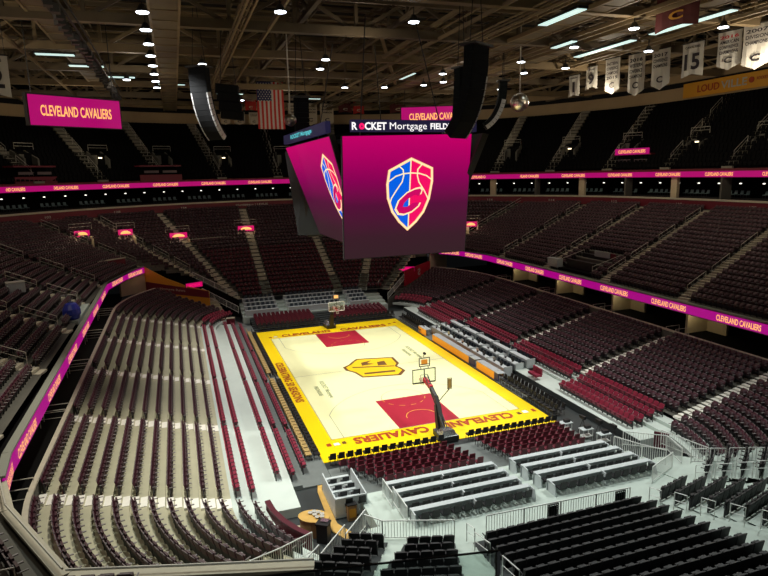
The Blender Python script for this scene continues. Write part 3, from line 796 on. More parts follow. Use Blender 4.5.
barrier('crowd_barrier', 'white barred fence in front of the wide black seat block', [(-3.75, -29.9, 1.2), (4.5, -30.25, 1.2)])
barrier('crowd_barrier', 'white barred fence in front of the narrow centre block of black seats', [(-8.6, -28.5, 1.2), (-5.3, -29.7, 1.2)])
barrier('crowd_barrier', 'white barred fence between the pen and the bar tables, stepping down', [(-6.95, -23.7, .45), (-6.95, -25.4, .65), (-6.95, -27.6, 1.05)], stepdown=True)
barrier('crowd_barrier', 'white stepping fence left of the narrow left black seat block', [(-9.1, -27.4, .9), (-10.6, -29.1, 1.3), (-12.2, -30.9, 1.8), (-13.6, -32.4, 2.3)], stepdown=True)
barrier('crowd_barrier', 'white barred fence cutting off the ends of the curved maroon rows', [(-11.9, -27.9, .9), (-13.6, -29.2, 1.3), (-15.6, -30.7, 1.9), (-17.5, -32, 2.3)], h=1.1)
barrier('crowd_barrier', 'white barred fence across the aisle beside the pen', [(-8.6, -28.5, 1.2), (-9.3, -27.6, 1.2)])
barrier('crowd_barrier', 'white barred fence right of the bar tables leading to the dark exit', [(8.75, -23.9, .6), (9.1, -26.0, .9), (9.4, -27.6, 1.2)])
barrier('crowd_barrier', 'white barred fence at the head of the dark exit, yellow stain below', [(9.2, -24.2, 1.0), (11.1, -25.9, 1.1), (10.4, -27.8, 1.2)])
barrier('crowd_barrier', 'white barred fence along the right landing towards the black seats', [(7.2, -28.9, 1.2), (9.6, -27.9, 1.2)])
barrier('crowd_barrier', 'white barred fence beside the foot of the right maroon corner', [(11.2, -25.3, 1.2), (11.9, -28.3, 1.2)])
for i in range(2):
    t = thing('gate_panel', 'dark gate in the white fence, %s of two' % ('left' if i == 0 else 'right'), 'gate', (-.15+3.95*i, -30.16-.17*i, 1.2))
    b = MB(); b.box((-.3, 0, .5), (.05, .05, 1), 'dark_steel'); b.box((.3, 0, .5), (.05, .05, 1), 'dark_steel'); b.box((0, 0, .98), (.6, .05, .05), 'dark_steel'); b.box((0, 0, .1), (.6, .05, .05), 'dark_steel')
    for j in range(4): b.box((-.2+.13*j, 0, .5), (.03, .03, .9), 'dark_steel')
    obj('frame', b, t); obj('mesh_infill', MB().box((0, 0, .5), (.5, .015, .8), 'speaker_grille'), t)
# looped rails at the near right corner
for i in range(6):
    a = R(-25); x, y = 9.9+1.02*i*math.cos(R(-24)), -28.9+1.05*i*math.sin(R(-24))
    barrier('rail_frame', 'white rail frame, %s along the line behind the right maroon corner' % nth(i+1), [(x, y, 1.9+.05*i), (x+.85*math.cos(R(-24)), y+.85*math.sin(R(-24)), 1.9+.05*i)], h=.9, step=.2)
for i in range(8):
    a = blk(3, i*1.6+.4, 0); z = 1.4+.2*(i*1.6+.4)
    handrail('aisle_handrail', 'looped white handrail between the wide and the turned black blocks, %s from the court' % nth(i+1), (a[0]-.45, a[1]-.2, z), (a[0]-.45+.02, a[1]-.95, z+.2))
for i in range(5):
    q = (9.1+.72*i, -30.0-.62*i); z = 1.5+.25*i
    handrail('aisle_handrail', 'looped white handrail at the foot of the near right corner block, %s along' % nth(i+1), (q[0], q[1], z), (q[0]+.8, q[1]-.35, z+.05))
for i, (p, q) in enumerate((((-5.15, -31.4, 1.6), (-5.2, -32.9, 2.0)), ((-5.35, -34.2, 2.3), (-5.5, -35.7, 2.7)), ((-4.95, -30.2, 1.3), (-4.95, -31.0, 1.5)))):
    handrail('aisle_handrail', 'looped white handrail on the stair left of the wide black block, %s' % ('lower', 'upper', 'lowest')[i], p, q)

# curved red barrier, oval bar and its black console at the near left corner
t = thing('curved_barrier', 'maroon padded curved wall beside the black floor, near left corner', 'barrier', (-12.4, -25, 0))
pc = [(-13.3, -22.7), (-13.15, -23.8), (-12.8, -24.9), (-12.3, -25.9), (-11.75, -26.7)]
b = MB(); c = MB()
for p, q in zip(pc, pc[1:]):
    p = Vector((p[0]+12.4, p[1]+25, 0)); q = Vector((q[0]+12.4, q[1]+25, 0))
    b.beam(p+Vector((0, 0, .5)), q+Vector((0, 0, .5)), 1.0*.2, 1.0, 'maroon_panel'); c.beam(p+Vector((0, 0, 1.05)), q+Vector((0, 0, 1.05)), .3, .12, 'seat_wine')
obj('wall', b, t); obj('padded_cap', c, t)
t = thing('oval_bar', 'oval wooden bar with white dishes on it beside the maroon curved wall', 'bar counter', (-11.2, -24.9, 0), R(-30))
ov = [(.85*math.cos(a), .6*math.sin(a)) for a in np.linspace(0, 2*PI, 21)[:-1]]
obj('body', MB().prism([(x*.9, y*.9) for x, y in ov], 0, .9, 'wood_brown'), t); obj('counter_top', MB().prism(ov, .9, .96, 'wood_brown', 'wood_strip'), t)
for i, (x, y) in enumerate(((.5, .2), (.2, .35), (-.1, .4), (.6, -.1), (.3, -.2), (-.3, .2), (.05, .05))):
    o = obj('dish', MB().lathe([(.0, 0), (.09, .01), (.13, .09), (.11, .09), (.0, .03)], 'cloth_white', 10)); c, s = math.cos(R(-30)), math.sin(R(-30))
    o.location = (-11.2+(x*c-y*s)*.8, -24.9+(x*s+y*c)*.8, .965); tag(o, 'white dish on the oval bar, %s from the court side' % nth(i+1), 'dish')
t = thing('console', 'black equipment console beside the oval bar', 'console', (-10.9, -25.8, 0), R(-35)); obj('cabinet', MB().box((0, 0, .5), (.6, .5, 1.0), 'padding_black'), t); obj('lid', MB().box((0, 0, 1.03), (.68, .58, .08), 'seat_black_pan'), t); obj('screen', MB().box((.05, .1, 1.12), (.4, .3, .03), 'chrome'), t)
b = MB(); b.prism([(-12.7, -24.0), (-11.5, -24.2), (-11.9, -26.0), (-12.3, -26.0)], 0, .12, 'concrete_beige'); struct('floor_corner_plinth', b)
t = thing('end_panel', 'dark maroon upright panel beside the dark exit at the near right platform end', 'panel', (12.6, -23.9, 0)); obj('board', MB().box((0, 0, .6), (.9, .15, 1.2), 'seat_wine', rz=R(-50)), t); obj('foot', MB().box((0, 0, .04), (1.0, .4, .08), 'dark_steel', rz=R(-50)), t)
# clutter right of the near chairs: cameras and carts
for i, (x, y) in enumerate(((8.3, -19.4), (9.4, -19.9), (9.0, -20.8), (10.0, -20.9), (9.6, -21.9), (10.4, -21.9))):
    t = thing('camera_stand' if i % 2 else 'equipment_cart', '%s by the near right court corner, %s from the court' % ('black camera on a tripod' if i % 2 else 'pale folding cart with gear', nth(i+1)), 'camera' if i % 2 else 'cart', (x, y, 0))
    if i % 2:
        for a in (0, 2.1, 4.2): obj('leg', MB().tube([(.35*math.cos(a), .35*math.sin(a), 0), (0, 0, 1.1)], .02, 'dark_steel', 5), t)
        obj('camera_body', MB().box((0, 0, 1.22), (.2, .45, .22), 'padding_black').box((0, .3, 1.22), (.12, .2, .12), 'dark_steel'), t)
    else:
        obj('shelf', MB().box((0, 0, .3), (.8, .5, .04), 'rail_white'), t); obj('top', MB().box((0, 0, .82), (.9, .55, .05), 'counter_white'), t)
        b = MB()
        for sx in (-1, 1):
            for sy in (-1, 1): b.box((sx*.38, sy*.22, .41), (.03, .03, .82), 'rail_white')
        obj('frame', b, t); obj('gear_case', MB().box((.1, 0, .95), (.4, .3, .2), 'padding_black'), t)

# ------------------------------------------------------------------ middle tier: a horseshoe round the sides and far end
ZT = 13.5
# knots: inner point, z there, outer point under the maroon band
KN = [((25.5, -33), 6.7, (43, -29)), ((25.5, -22.6), 6.7, (43, -19)), ((25.5, -12), 6.7, (43, -8.5)), ((25.5, -1.3), 6.7, (43, 1.8)), ((25.5, 9.4), 6.7, (42.6, 11.8)), ((25.3, 20), 6.7, (40.4, 21)), ((22.6, 32.4), 6.7, (35.5, 30.5)),
      ((17.2, 33.4), 5.6, (26, 39.7)), ((10.6, 26.6), 2.3, (26, 39.7)), ((7.4, 27.5), 2.3, (16, 45.3)), ((4.1, 27.8), 2.3, (3.4, 47.9)), ((-5.8, 28), 2.3, (-6.6, 47.6)), ((-9.8, 28.2), 2.3, (-19.4, 43.9)),
      ((-15, 33.5), 5.2, (-28, 38.2)), ((-21.9, 34.4), 6.7, (-34.2, 32)), ((-25.3, 20), 6.7, (-40.4, 21)), ((-25.5, 9.4), 6.7, (-42.6, 11.8)), ((-25.5, -1.3), 6.7, (-43, 1.8)), ((-25.5, -12), 6.7, (-43, -8.5)), ((-25.5, -22.6), 6.7, (-43, -19)), ((-24.6, -28.4), 6.7, (-42, -35)), ((-21.2, -35.3), 6.7, (-33, -47)), ((-17.6, -36.2), 6.7, (-25, -51.5))]
WN = ['nearest right', 'second right', 'third right', 'fourth right', 'fifth right', 'far right corner', 'right corner over exit', None, 'far end right', 'far end centre right', 'far end centre', 'far end left', 'left corner over exit', 'far left corner', 'fifth left', 'fourth left', 'third left', 'second left', 'nearest left', 'near left corner', 'near left bend', 'near end left']
def ringpt(A, B, r, ang, yc=0.):
    """point on a rounded rectangle by direction angle from its corner-circle centre"""
    return None
def knot_at(i, z, other):
    inn, zi, out = KN[i]
    if z >= zi-1e-6:
        t = (z-zi)/(ZT-zi); return (inn[0]+(out[0]-inn[0])*t, inn[1]+(out[1]-inn[1])*t)
    i2, z2, _ = KN[other]; t = (z-z2)/(zi-z2); return (i2[0]+(inn[0]-i2[0])*t, i2[1]+(inn[1]-i2[1])*t)
for w in range(len(KN)-1):
    if WN[w] is None: continue
    a, c = w, w+1; zmin = min(KN[a][1], KN[c][1]); far = 6 <= w <= 12
    nrow = 24 if zmin < 3 else (15 if far else 20)
    rise = (ZT-zmin)/nrow; rows = []
    for k in range(nrow+1):
        z = zmin+rise*k; P, Q = knot_at(a, z, c), knot_at(c, z, a); m = lerp(P, Q, .5)
        # slight bow outwards in the rounded parts
        bow = .0 if w < 4 or w > 15 else .35*(k/nrow)
        nrm = np.array([Q[1]-P[1], -(Q[0]-P[0])]); nrm = nrm/max(np.linalg.norm(nrm), .01)
        if nrm[0]*m[0]+nrm[1]*(m[1]-6) < 0: nrm = -nrm
        m = (m[0]+nrm[0]*bow, m[1]+nrm[1]*bow); rows.append(([P, m, Q], z))
    terrace('seating_terrace_middle', rows, 'concrete_dark')
    for k in range(nrow):
        P0, P1 = rows[k][0], rows[k+1][0]; pl = [lerp(p, q, .5) for p, q in zip(P0, P1)]
        z = rows[k][1]; wine = 8 <= w <= 11 and z < 7.6
        cx, cy = pl[1]; nr = np.array(rows[0][0][1])-np.array(rows[-1][0][1])
        def kp(x, y, w=w, z=z):
            if w == 3 and z < 8.7 and 1.2 < y < 7.4: return False
            if w == 15 and z < 9.0 and 2 < y < 9: return z > 7.6 and y < 3
            return True
        seat_row('stadium_seat', 'stadium', 'wine' if wine else 'maroon', pl, z, tuple(nr), '%s folding seat, middle tier, %s section, %s row up, {n} along' % ('wine' if wine else 'dark maroon', WN[w], nth(k+1)), 'seat', m0=.55, m1=.6, keep=kp)
    # aisle on the first knot
    if w in (0, 20): continue
    zi = KN[a][1]; n2 = int(round((ZT-zi)/rise)); zs = [zi+rise*k for k in range(n2+1)]
    stairs(zs, lambda k, a=a, zs=zs: knot_at(a, zs[k], a), 1.1, 'step_mid')
    n3 = 4 if w < 7 or w > 12 else 0
    for i in range(n3):
        k0 = 1+int(i*n2/4.2); k1 = min(n2, k0+3); p = knot_at(a, zs[k0], a); q = knot_at(a, zs[k1], a)
        side = 'right' if w < 7 else 'left'
        handrail('aisle_handrail', 'grey looped rail on the %s aisle of the %s middle tier, %s from the bottom' % (nth(w if w < 7 else 20-w), side, nth(i+1)), (p[0], p[1], zs[k0]+.05), (q[0], q[1], zs[k1]+.05), m='rail_grey')
zs = [KN[7][1]+(ZT-KN[7][1])/14*k for k in range(15)]; stairs(zs, lambda k: knot_at(7, zs[k], 7), 1.0, 'step_mid')
zs = [2.3+(ZT-2.3)/24*k for k in range(25)]; stairs(zs[:12], lambda k: knot_at(8, zs[k], 8), .9, 'concrete_pale')
for i in (9, 10, 11): stairs(zs[:5], lambda k, i=i: knot_at(i, zs[k], i), 1.3, 'concrete_pale')

# maroon band, suites, upper ribbon
def ring_pts(A, B, r, n=10, ynear=-40, close_left=-42):
    out = [(A, ynear), (A, -25), (A, -10)]
    for k, (sx, t0) in enumerate(((1, 0.), (-1, PI/2))):
        for i in range(n+1):
            a = t0+PI/2*i/n; out.append((sx*(A-r)+r*math.cos(a), B-r+r*math.sin(a)))
    return out+[(-A, -10), (-A, -25), (-A, close_left)]
def ring_wall(pts, z0, z1, m, b, thick=.2):
    for p, q in zip(pts, pts[1:]):
        p, q = np.array(p), np.array(q); L = np.linalg.norm(q-p)
        if L < .01: continue
        d = (q-p)/L; n = np.array([d[1], -d[0]])      # outward
        o = n*thick; e = d*.02
        b.hexa([(*(p-e), z0), (*(q+e), z0), (*(q+o+e), z0), (*(p+o-e), z0), (*(p-e), z1), (*(q+e), z1), (*(q+o+e), z1), (*(p+o-e), z1)], m)
    return b
def ring_slab(p0, p1, z, m, b, z1=None):
    z1 = z if z1 is None else z1
    for i in range(len(p0)-1):
        b.poly([(*p0[i], z), (*p0[i+1], z), (*p1[i+1], z1), (*p1[i], z1)], m)
    return b
RB = ring_pts(43, 48, 42)
struct('trim_band_maroon', ring_wall(RB, 13.45, 14.5, 'maroon_panel', MB()))
struct('trim_band_cap', ring_wall(ring_pts(42.95, 47.95, 42), 14.5, 14.72, 'step_mid', MB(), .35))
R2 = ring_pts(44, 49, 43); RS = ring_pts(50, 55, 49)
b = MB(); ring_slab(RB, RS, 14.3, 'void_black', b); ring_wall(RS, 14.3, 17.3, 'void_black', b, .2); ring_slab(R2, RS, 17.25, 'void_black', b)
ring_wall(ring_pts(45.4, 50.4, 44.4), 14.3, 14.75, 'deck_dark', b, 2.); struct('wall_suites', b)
def along(pts, step):
    P = [np.array(p) for p in pts]; out = []; s = 0.; acc = step/2
    for p, q in zip(P, P[1:]):
        L = np.linalg.norm(q-p)
        while acc < L and L > 0: t = (q-p)/L; out.append((p+t*acc, t)); acc += step
        acc -= L
    return out
# suite chairs, lamps and partitions
for i, (p, t) in enumerate(along(ring_pts(46.0, 51.0, 45), .8)):
    if i % 7 in (5, 6): continue
    n = np.array([t[1], -t[0]]); x, y = p
    if y < -12: continue
    put('suite_chair', 'chair', 'teal', x, y, 14.75, math.atan2(n[0], -n[1]), 'teal chair on the suite balcony above the maroon band, %s counted from the near right' % nth(i+1), 'chair')
lm = None
for i, (p, t) in enumerate(along(ring_pts(46, 51, 45), 3.0)):
    if p[1] < -10: continue
    o = obj('downlight', lm or MB().lathe([(.0, -.02), (.12, -.02), (.15, .08), (.0, .12)], 'lamp_small', 8)); lm = o.data
    o.location = (p[0], p[1], 16.42); o2 = obj('stem', MB().box((0, 0, .45), (.04, .04, .7), 'dark_steel'), o); tag(o, 'small white ceiling lamp in the suite ring, %s counted from the near right' % nth(i+1), 'lamp')
b = MB()
for i, (p, t) in enumerate(along(ring_pts(44.6, 49.6, 43), 7.5)):
    if p[0] < 12: continue
    if i % 2 == 0: b.box((p[0], p[1], 15.75), (.9, .5, 3.), 'beige_wall', rz=math.atan2(t[1], t[0]))
    else: b.box((p[0], p[1], 15.75), (.25, 1.5, 3.), 'concrete_dark', rz=math.atan2(t[1], t[0]))
struct('wall_suite_partitions', b)
def sprite(txt, m, p, t, n, z, w, h, par, name='lettering'):
    """text on a vertical face; n is the outward direction of the bowl, seen from inside"""
    return lettering(txt, m, w, h, (p[0]-n[0]*.03, p[1]-n[1]*.03, z), (-t[0], -t[1], 0), (0, 0, 1), par, name)
ub = thing('ribbon_display', 'long upper magenta light ribbon round the bowl repeating a team name', 'led display', (0, 0, 0))
obj('screen', ring_wall(R2, 17.25, 17.95, 'led_magenta', MB(), .3), ub)
obj('top_edge', ring_wall(ring_pts(44.05, 49.05, 43), 17.95, 18.25, 'maroon_panel', MB(), .3), ub)
for i, (p, t) in enumerate(along(R2, 7.6)):
    if p[1] < -14: continue
    n = np.array([t[1], -t[0]]); sprite('CLEVELAND CAVALIERS', 'led_text', p-n*.04, t, n, 17.6, 3.9, .42, ub)
# words on the band
for i, (p, t) in enumerate(along(ring_pts(42.93, 47.93, 42), 10.3)):
    if p[1] < -14: continue
    n = np.array([t[1], -t[0]]); o = sprite(['102', '104', '106', '108', '110', '112', '114', '116', '118', '120', '122', '124', '126', '128'][i % 14], 'cloth_white', p, t, n, 13.98, .9, .3, None); tag(o, 'pale section numbers on the maroon band, %s from the near right' % nth(i+1), 'sign')
for i in (0,):
    p, t = min(along(ring_pts(42.93, 47.93, 42), .5), key=lambda q: abs(q[0][0]+4.9)+(0 if q[0][1] > 20 else 99)); n = np.array([t[1], -t[0]])
    o = sprite('Huntington | LEXUS', 'cloth_white', p, t, n, 13.98, 5.2, .42, None); tag(o, 'pale sponsor lettering on the maroon band above the far left aisle', 'sign')

# lower ribbons with their parapets
def low_ribbon(side, pts, cap, word, cen, z0=5.87, z1=6.62, sw=4.1, gap=3.2, inward=1):
    t = thing('ribbon_display', word, 'led display', (0, 0, 0)); b = MB(); body = MB(); c = MB()
    for p, q in zip(pts, pts[1:]):
        p, q = np.array(p), np.array(q); d = (q-p)/np.linalg.norm(q-p); n = np.array([d[1], -d[0]])*(.12)
        b.hexa([(*p, z0), (*q, z0), (*(q+n), z0), (*(p+n), z0), (*p, z1), (*q, z1), (*(q+n), z1), (*(p+n), z1)], 'led_purple')
        n2 = n*2.7
        body.hexa([(*(p+n), z0-.1), (*(q+n), z0-.1), (*(q+n2), z0-.1), (*(p+n2), z0-.1), (*(p+n), z1+.12), (*(q+n), z1+.12), (*(q+n2), z1+.12), (*(p+n2), z1+.12)], 'concrete_dark')
        c.hexa([(*(p-n*.2), z1+.12), (*(q-n*.2), z1+.12), (*(q+n2*1.1), z1+.12), (*(p+n2*1.1), z1+.12), (*(p-n*.2), z1+.22), (*(q-n*.2), z1+.22), (*(q+n2*1.1), z1+.22), (*(p+n2*1.1), z1+.22)], cap)
    obj('screen', b, t); obj('parapet', body, t); obj('parapet_cap', c, t)
    for p, q in zip(pts, pts[1:]):
        p, q = np.array(p), np.array(q); L = np.linalg.norm(q-p); d = (q-p)/L; n = np.array([d[1], -d[0]])
        ts = [(c_-p[1])/(q[1]-p[1]) for c_ in cen if min(p[1], q[1])+2.1 < c_ < max(p[1], q[1])-2.1] if L > 12 else [.5]
        for tj in ts:
            s = p+d*L*tj; w = min(sw, L*.8)
            sprite('CLEVELAND CAVALIERS', 'led_text', s, d, n, (z0+z1)/2, w, .50, t)
    return t
low_ribbon('right', [(24.9, -33), (24.9, 23), (23.9, 29), (21.9, 33)], 'cap_grey', 'magenta light ribbon on the parapet of the right middle tier', [10.6-7.28*i for i in range(-1, 6)])
low_ribbon('left', [(-21.6, 34.2), (-23.6, 29), (-25.0, 22.5), (-24.5, -24.6), (-24.2, -27.0)], 'cap_grey', 'magenta light ribbon on the parapet of the left middle tier', [16.4-7.6*i for i in range(0, 6)])
# near left corner of that parapet, turning in front of the camera, without a display
t = thing('corner_parapet', 'grey parapet with double cap rail turning at the near left corner', 'parapet', (0, 0, 0))
pc = [(-24.2, -27.0), (-23.4, -29.5), (-20.75, -34.4), (-17.2, -35.5), (-13.5, -36.6)]
b = MB(); c = MB()
for p, q in zip(pc, pc[1:]):
    p, q = np.array(p), np.array(q); d = (q-p)/np.linalg.norm(q-p); n = -np.array([d[1], -d[0]]); n = np.array([d[1], -d[0]])
    if n[0]*(-1)+n[1]*(-1) < 0: n = -n
    b.hexa([(*p, 5.7), (*q, 5.7), (*(q+n*.3), 5.7), (*(p+n*.3), 5.7), (*p, 6.5), (*q, 6.5), (*(q+n*.3), 6.5), (*(p+n*.3), 6.5)], 'concrete_dark')
    c.hexa([(*(p-n*.05), 6.5), (*(q-n*.05), 6.5), (*(q+n*.38), 6.5), (*(p+n*.38), 6.5), (*(p-n*.05), 6.62), (*(q-n*.05), 6.62), (*(q+n*.38), 6.62), (*(p+n*.38), 6.62)], 'step_mid')
    c.tube([(*(p+n*.2), 6.85), (*(q+n*.2), 6.85)], .04, 'rail_grey')
obj('wall', b, t); obj('cap_rail', c, t)
b = MB(); b.poly([(-24.7, -27.3, 6.25), (-20.8, -34.6, 6.25), (-13.5, -36.8, 6.25), (-12, -60, 6.25), (-60, -60, 6.25), (-60, -27.3, 6.25)], 'concrete_dark')
b.poly([(-24.6, -27.3, 5.75), (-20.8, -34.5, 5.75), (-13.5, -36.7, 5.75), (-12, -60, 5.75), (-60, -60, 5.75), (-60, -27.3, 5.75)], 'void_black'); struct('floor_middle_tier_corner', b)

# exit tunnels in the two far corners
for sx, sd in ((-1, 'left'), (1, 'right')):
    # side wall of the corner stand: orange and maroon on the left, red on the right
    p0, p1 = (sx*21.6, 34.2), (sx*10.2, 24.2)
    d = np.array(p1)-np.array(p0); L = np.linalg.norm(d); d = d/L; n = np.array([d[1], -d[0]])
    if n[1] < 0: n = -n
    b = MB()
    def wl(s0, s1, za0, za1, zb0, zb1, m, off=0., th=.15):
        a = np.array(p0)+d*s0-n*off; c = np.array(p0)+d*s1-n*off
        b.hexa([(*a, za0), (*c, zb0), (*(c+n*th), zb0), (*(a+n*th), za0), (*a, za1), (*c, zb1), (*(c+n*th), zb1), (*(a+n*th), za1)], m)
    if sx < 0:
        wl(0, 3.5, 0, 6.7, 0, 5.3, 'orange_panel'); wl(3.5, 7.3, 0, 5.3, 0, 4.3, 'orange_panel'); wl(7.3, 10.6, 0, 4.3, 0, 3.9, 'orange_panel')
        struct('wall_left_tunnel_side', b)
        b = MB(); wl(.1, 10.6, 3.3, 4.65, 3.0, 3.9, 'maroon_panel', .06); o = obj('advert_panel', b); tag(o, 'maroon sponsor strip on the orange wall over the far left corner stand', 'advertising panel')
        a = np.array(p0)+d*5.2-n*.1
        rr = np.array([d[0], d[1], -.05]); rr /= np.linalg.norm(rr)
        o = lettering('Homage Rewards', 'cloth_cream', 5.2, .42, (a[0], a[1], 3.75), rr, (0, 0, 1), None); tag(o, 'pale lettering on the maroon strip over the far left corner stand', 'sign')
    else:
        wl(-5, 1.5, 2.7, 6.2, 2.7, 6.2, 'beige_wall'); wl(1.5, 15.1, 0, 3.6, 0, 1.2, 'concrete_dark'); struct('wall_right_tunnel_side', b)
        b = MB(); wl(1.6, 10.0, 3.3, 4.8, 2.25, 4.5, 'red_panel', .05, .25); o = obj('advert_panel', b); tag(o, 'red panel with a pale mark beside the far right corner exit', 'advertising panel')
        a = np.array(p0)+d*5.6-n*.1
        o = lettering('S', 'cloth_white', .9, 1.0, (a[0], a[1], 3.7), (-d[0]*-1, -d[1]*-1, 0), (0, 0, 1), None); tag(o, 'pale round mark on the red panel beside the far right exit', 'sign')
    if sx < 0:
        b = MB(); b.beam((-24.6, 31.4, 4.6), (-21.7, 34.4, 4.6), .3, 2.6, 'beige_wall'); struct('wall_left_corner_beige', b)
    # the far stand's side wall along the tunnel and a black sheet standing for the darkness inside
    q0, q1 = (sx*16.6, 34.2), (sx*9.9, 27.4); b = MB()
    e = np.array(q1)-np.array(q0); e = e/np.linalg.norm(e); m2 = np.array([e[1], -e[0]]); m2 = m2 if m2[1] > 0 else -m2
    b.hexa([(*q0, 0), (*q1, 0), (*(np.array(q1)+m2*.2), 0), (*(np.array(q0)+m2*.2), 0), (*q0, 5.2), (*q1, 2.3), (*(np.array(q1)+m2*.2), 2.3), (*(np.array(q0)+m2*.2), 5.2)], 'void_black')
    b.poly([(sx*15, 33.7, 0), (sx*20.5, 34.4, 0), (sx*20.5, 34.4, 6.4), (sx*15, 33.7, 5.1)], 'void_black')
    struct('wall_tunnel_'+sd, b)
    barrier('tunnel_railing', 'pale railing on the far stand side of the far %s exit' % sd, [(sx*15.4, 33.2, 4.9), (sx*9.9, 27.6, 2.4)], h=.8, step=.2)
    barrier('tunnel_railing', 'pale railing on the corner stand side of the far %s exit' % sd, [(sx*14.4, 28.1, 3.3), (sx*10.2, 24.3, 1.2)], h=.9, step=.2)
    s = thing('exit_sign', 'magenta lit sign over the far %s exit tunnel' % sd, 'sign', (sx*15.3, 30.1, 4.35), R(-28) if sx > 0 else R(28))
    obj('housing', MB().box((0, .08, 0), (2.5, .12, .75), 'dark_steel'), s); obj('lit_face', MB().box((0, -.0, 0), (2.4, .06, .65), 'led_crimson'), s); lettering('SECTION', 'led_pinkred', 1.7, .3, (0, -.05, 0), (1, 0, 0), (0, 0, 1), None).parent = s
b = MB(); b.prism([(-9.4, 21.8), (-12.9, 21.8), (-15.6, 29.5), (-12, 29)], 0, .06, 'floor_grey'); struct('floor_exit_left', b)
for i, (x, y) in enumerate(((-12.6, 23.1), (-11.4, 23.0))):
    t = thing('snack_counter', 'low counter with red and pale goods at the far left court corner, %s' % ('outer', 'inner')[i], 'counter', (x, y, .06)); obj('body', MB().box((0, 0, .45), (1.0, .6, .9), 'maroon_panel'), t); obj('top', MB().box((0, 0, .93), (1.1, .7, .06), 'cloth_cream'), t)

point_lamps = []
# portals with lit arched signs on the middle tier
def portal(px, py, pz, ang, label, w=2.4, lit=True, name='portal_sign'):
    wm = 'beige_wall' if lit else 'concrete_dark'  # upper tier portals carry their dimness in a darker wall colour
    b = MB(); c, s = math.cos(ang), math.sin(ang)
    def L(x, y, z): return (px+x*c-y*s, py+x*s+y*c, pz+z)
    for sx in (-1, 1): b.hexa([L(sx*w/2-.12, -.9, -1.6), L(sx*w/2+.12, -.9, -1.6), L(sx*w/2+.12, 1.6, -1.2), L(sx*w/2-.12, 1.6, -1.2), L(sx*w/2-.12, -.9, -.1), L(sx*w/2+.12, -.9, -.1), L(sx*w/2+.12, 1.6, 1.1), L(sx*w/2-.12, 1.6, 1.1)], wm)
    b.hexa([L(-w/2, .2, -1.4), L(w/2, .2, -1.4), L(w/2, 1.6, -1.4), L(-w/2, 1.6, -1.4), L(-w/2, .2, .6), L(w/2, .2, .6), L(w/2, 1.6, .9), L(-w/2, 1.6, .9)], 'void_black')
    b.hexa([L(-w/2, .05, -1.4), L(-w/2+.7, .05, -1.4), L(-w/2+.7, .2, -1.4), L(-w/2, .2, -1.4), L(-w/2, .05, .5), L(-w/2+.7, .05, .5), L(-w/2+.7, .2, .5), L(-w/2, .2, .5)], wm)
    struct('wall_portal', b)
    t = thing(name, label, 'sign', (px, py, pz+.55), ang)
    if lit:
        obj('lit_face', MB().box((0, -.1, .1), (w*.95, .1, .8), 'led_crimson'), t)
        ps = [(.95*math.cos(a)*w*.36, .42*math.sin(a)-.1) for a in np.linspace(0, PI, 11)]
        m = MB(); m.poly([(x, -.16, z) for x, z in ps][::-1], 'led_text'); obj('lit_arch', m, t)
    b = MB(); b.tube([(-w/2-.4, .3, .6), (-w/2-.4, .3, 1.4), (w/2+.4, .3, 1.4), (w/2+.4, .3, .6)], .03, 'rail_grey'); b.tube([(-w/2-.4, .3, 1.), (w/2+.4, .3, 1.)], .02, 'rail_grey'); obj('guard_rail', b, t)
    return t
def onmid(kn, z): 
    q = knot_at(kn, z, kn); return q
for kn, z, lb in ((11, 10.0, 'magenta arched sign over the portal left of the scoreboard, in the far end'), (12, 9.7, 'magenta arched sign over the second portal left of the scoreboard'), (13, 9.9, 'magenta arched sign over the third portal left of the scoreboard'), (14, 9.5, 'magenta arched sign over the leftmost far portal'), (6, 9.4, 'magenta arched sign over the portal right of the scoreboard')):
    x, y = onmid(kn, z); inn, _, out = KN[kn]; a = math.atan2(0-x*.8, -(-12-y)); z += {14: 1.5, 13: .8}.get(kn, 0); sh = {14: -1.9, 13: -1.4, 12: -.7, 11: -.5, 6: -.8}[kn]; x += sh*RT[0]; y += sh*RT[1]; portal(x, y, z+(.35 if kn == 6 else 0), a, lb, 2.0 if kn in (13, 14, 6) else 2.6); point_lamps.append((x+math.sin(a)*1.2, y-math.cos(a)*1.2, z+.9, 26))
# maroon balconies between portals
for i, (a0, a1, z, w) in enumerate((((-15.6, 38.6), (-8.2, 40.6), 9.3, 'far left'), ((-27.6, 27.2), (-23.6, 31.0), 8.1, 'left corner'), ((35.5, 27.2), (31.0, 33.8), 9.4, 'right corner'))):
    t = thing('balcony_box', 'maroon walled seating box in the %s of the middle tier' % w, 'balcony', (a0[0], a0[1], z)); a0, a1 = np.array(a0), np.array(a1); v = a1-a0; L = np.linalg.norm(v); v = v/L; n = np.array([v[1], -v[0]]); n = n if n[1] < 0 else -n
    def Lp(s, o, zz): return (v[0]*s+n[0]*o, v[1]*s+n[1]*o, zz)
    obj('front_wall', MB().hexa([Lp(0, 0, -1.2), Lp(L, 0, -1.2), Lp(L, -.2, -1.2), Lp(0, -.2, -1.2), Lp(0, 0, .35), Lp(L, 0, .35), Lp(L, -.2, .35), Lp(0, -.2, .35)], 'maroon_panel'), t)
    obj('cap', MB().hexa([Lp(-.1, .1, .35), Lp(L+.1, .1, .35), Lp(L+.1, -.3, .35), Lp(-.1, -.3, .35), Lp(-.1, .1, .45), Lp(L+.1, .1, .45), Lp(L+.1, -.3, .45), Lp(-.1, -.3, .45)], 'step_mid'), t)
    for s in (L*.3, L*.65): obj('name_plate', MB().hexa([Lp(s, .03, -.75), Lp(s+1.5, .03, -.75), Lp(s+1.5, 0, -.75), Lp(s, 0, -.75), Lp(s, .03, -.5), Lp(s+1.5, .03, -.5), Lp(s+1.5, 0, -.5), Lp(s, 0, -.5)], 'seat_cap'), t)
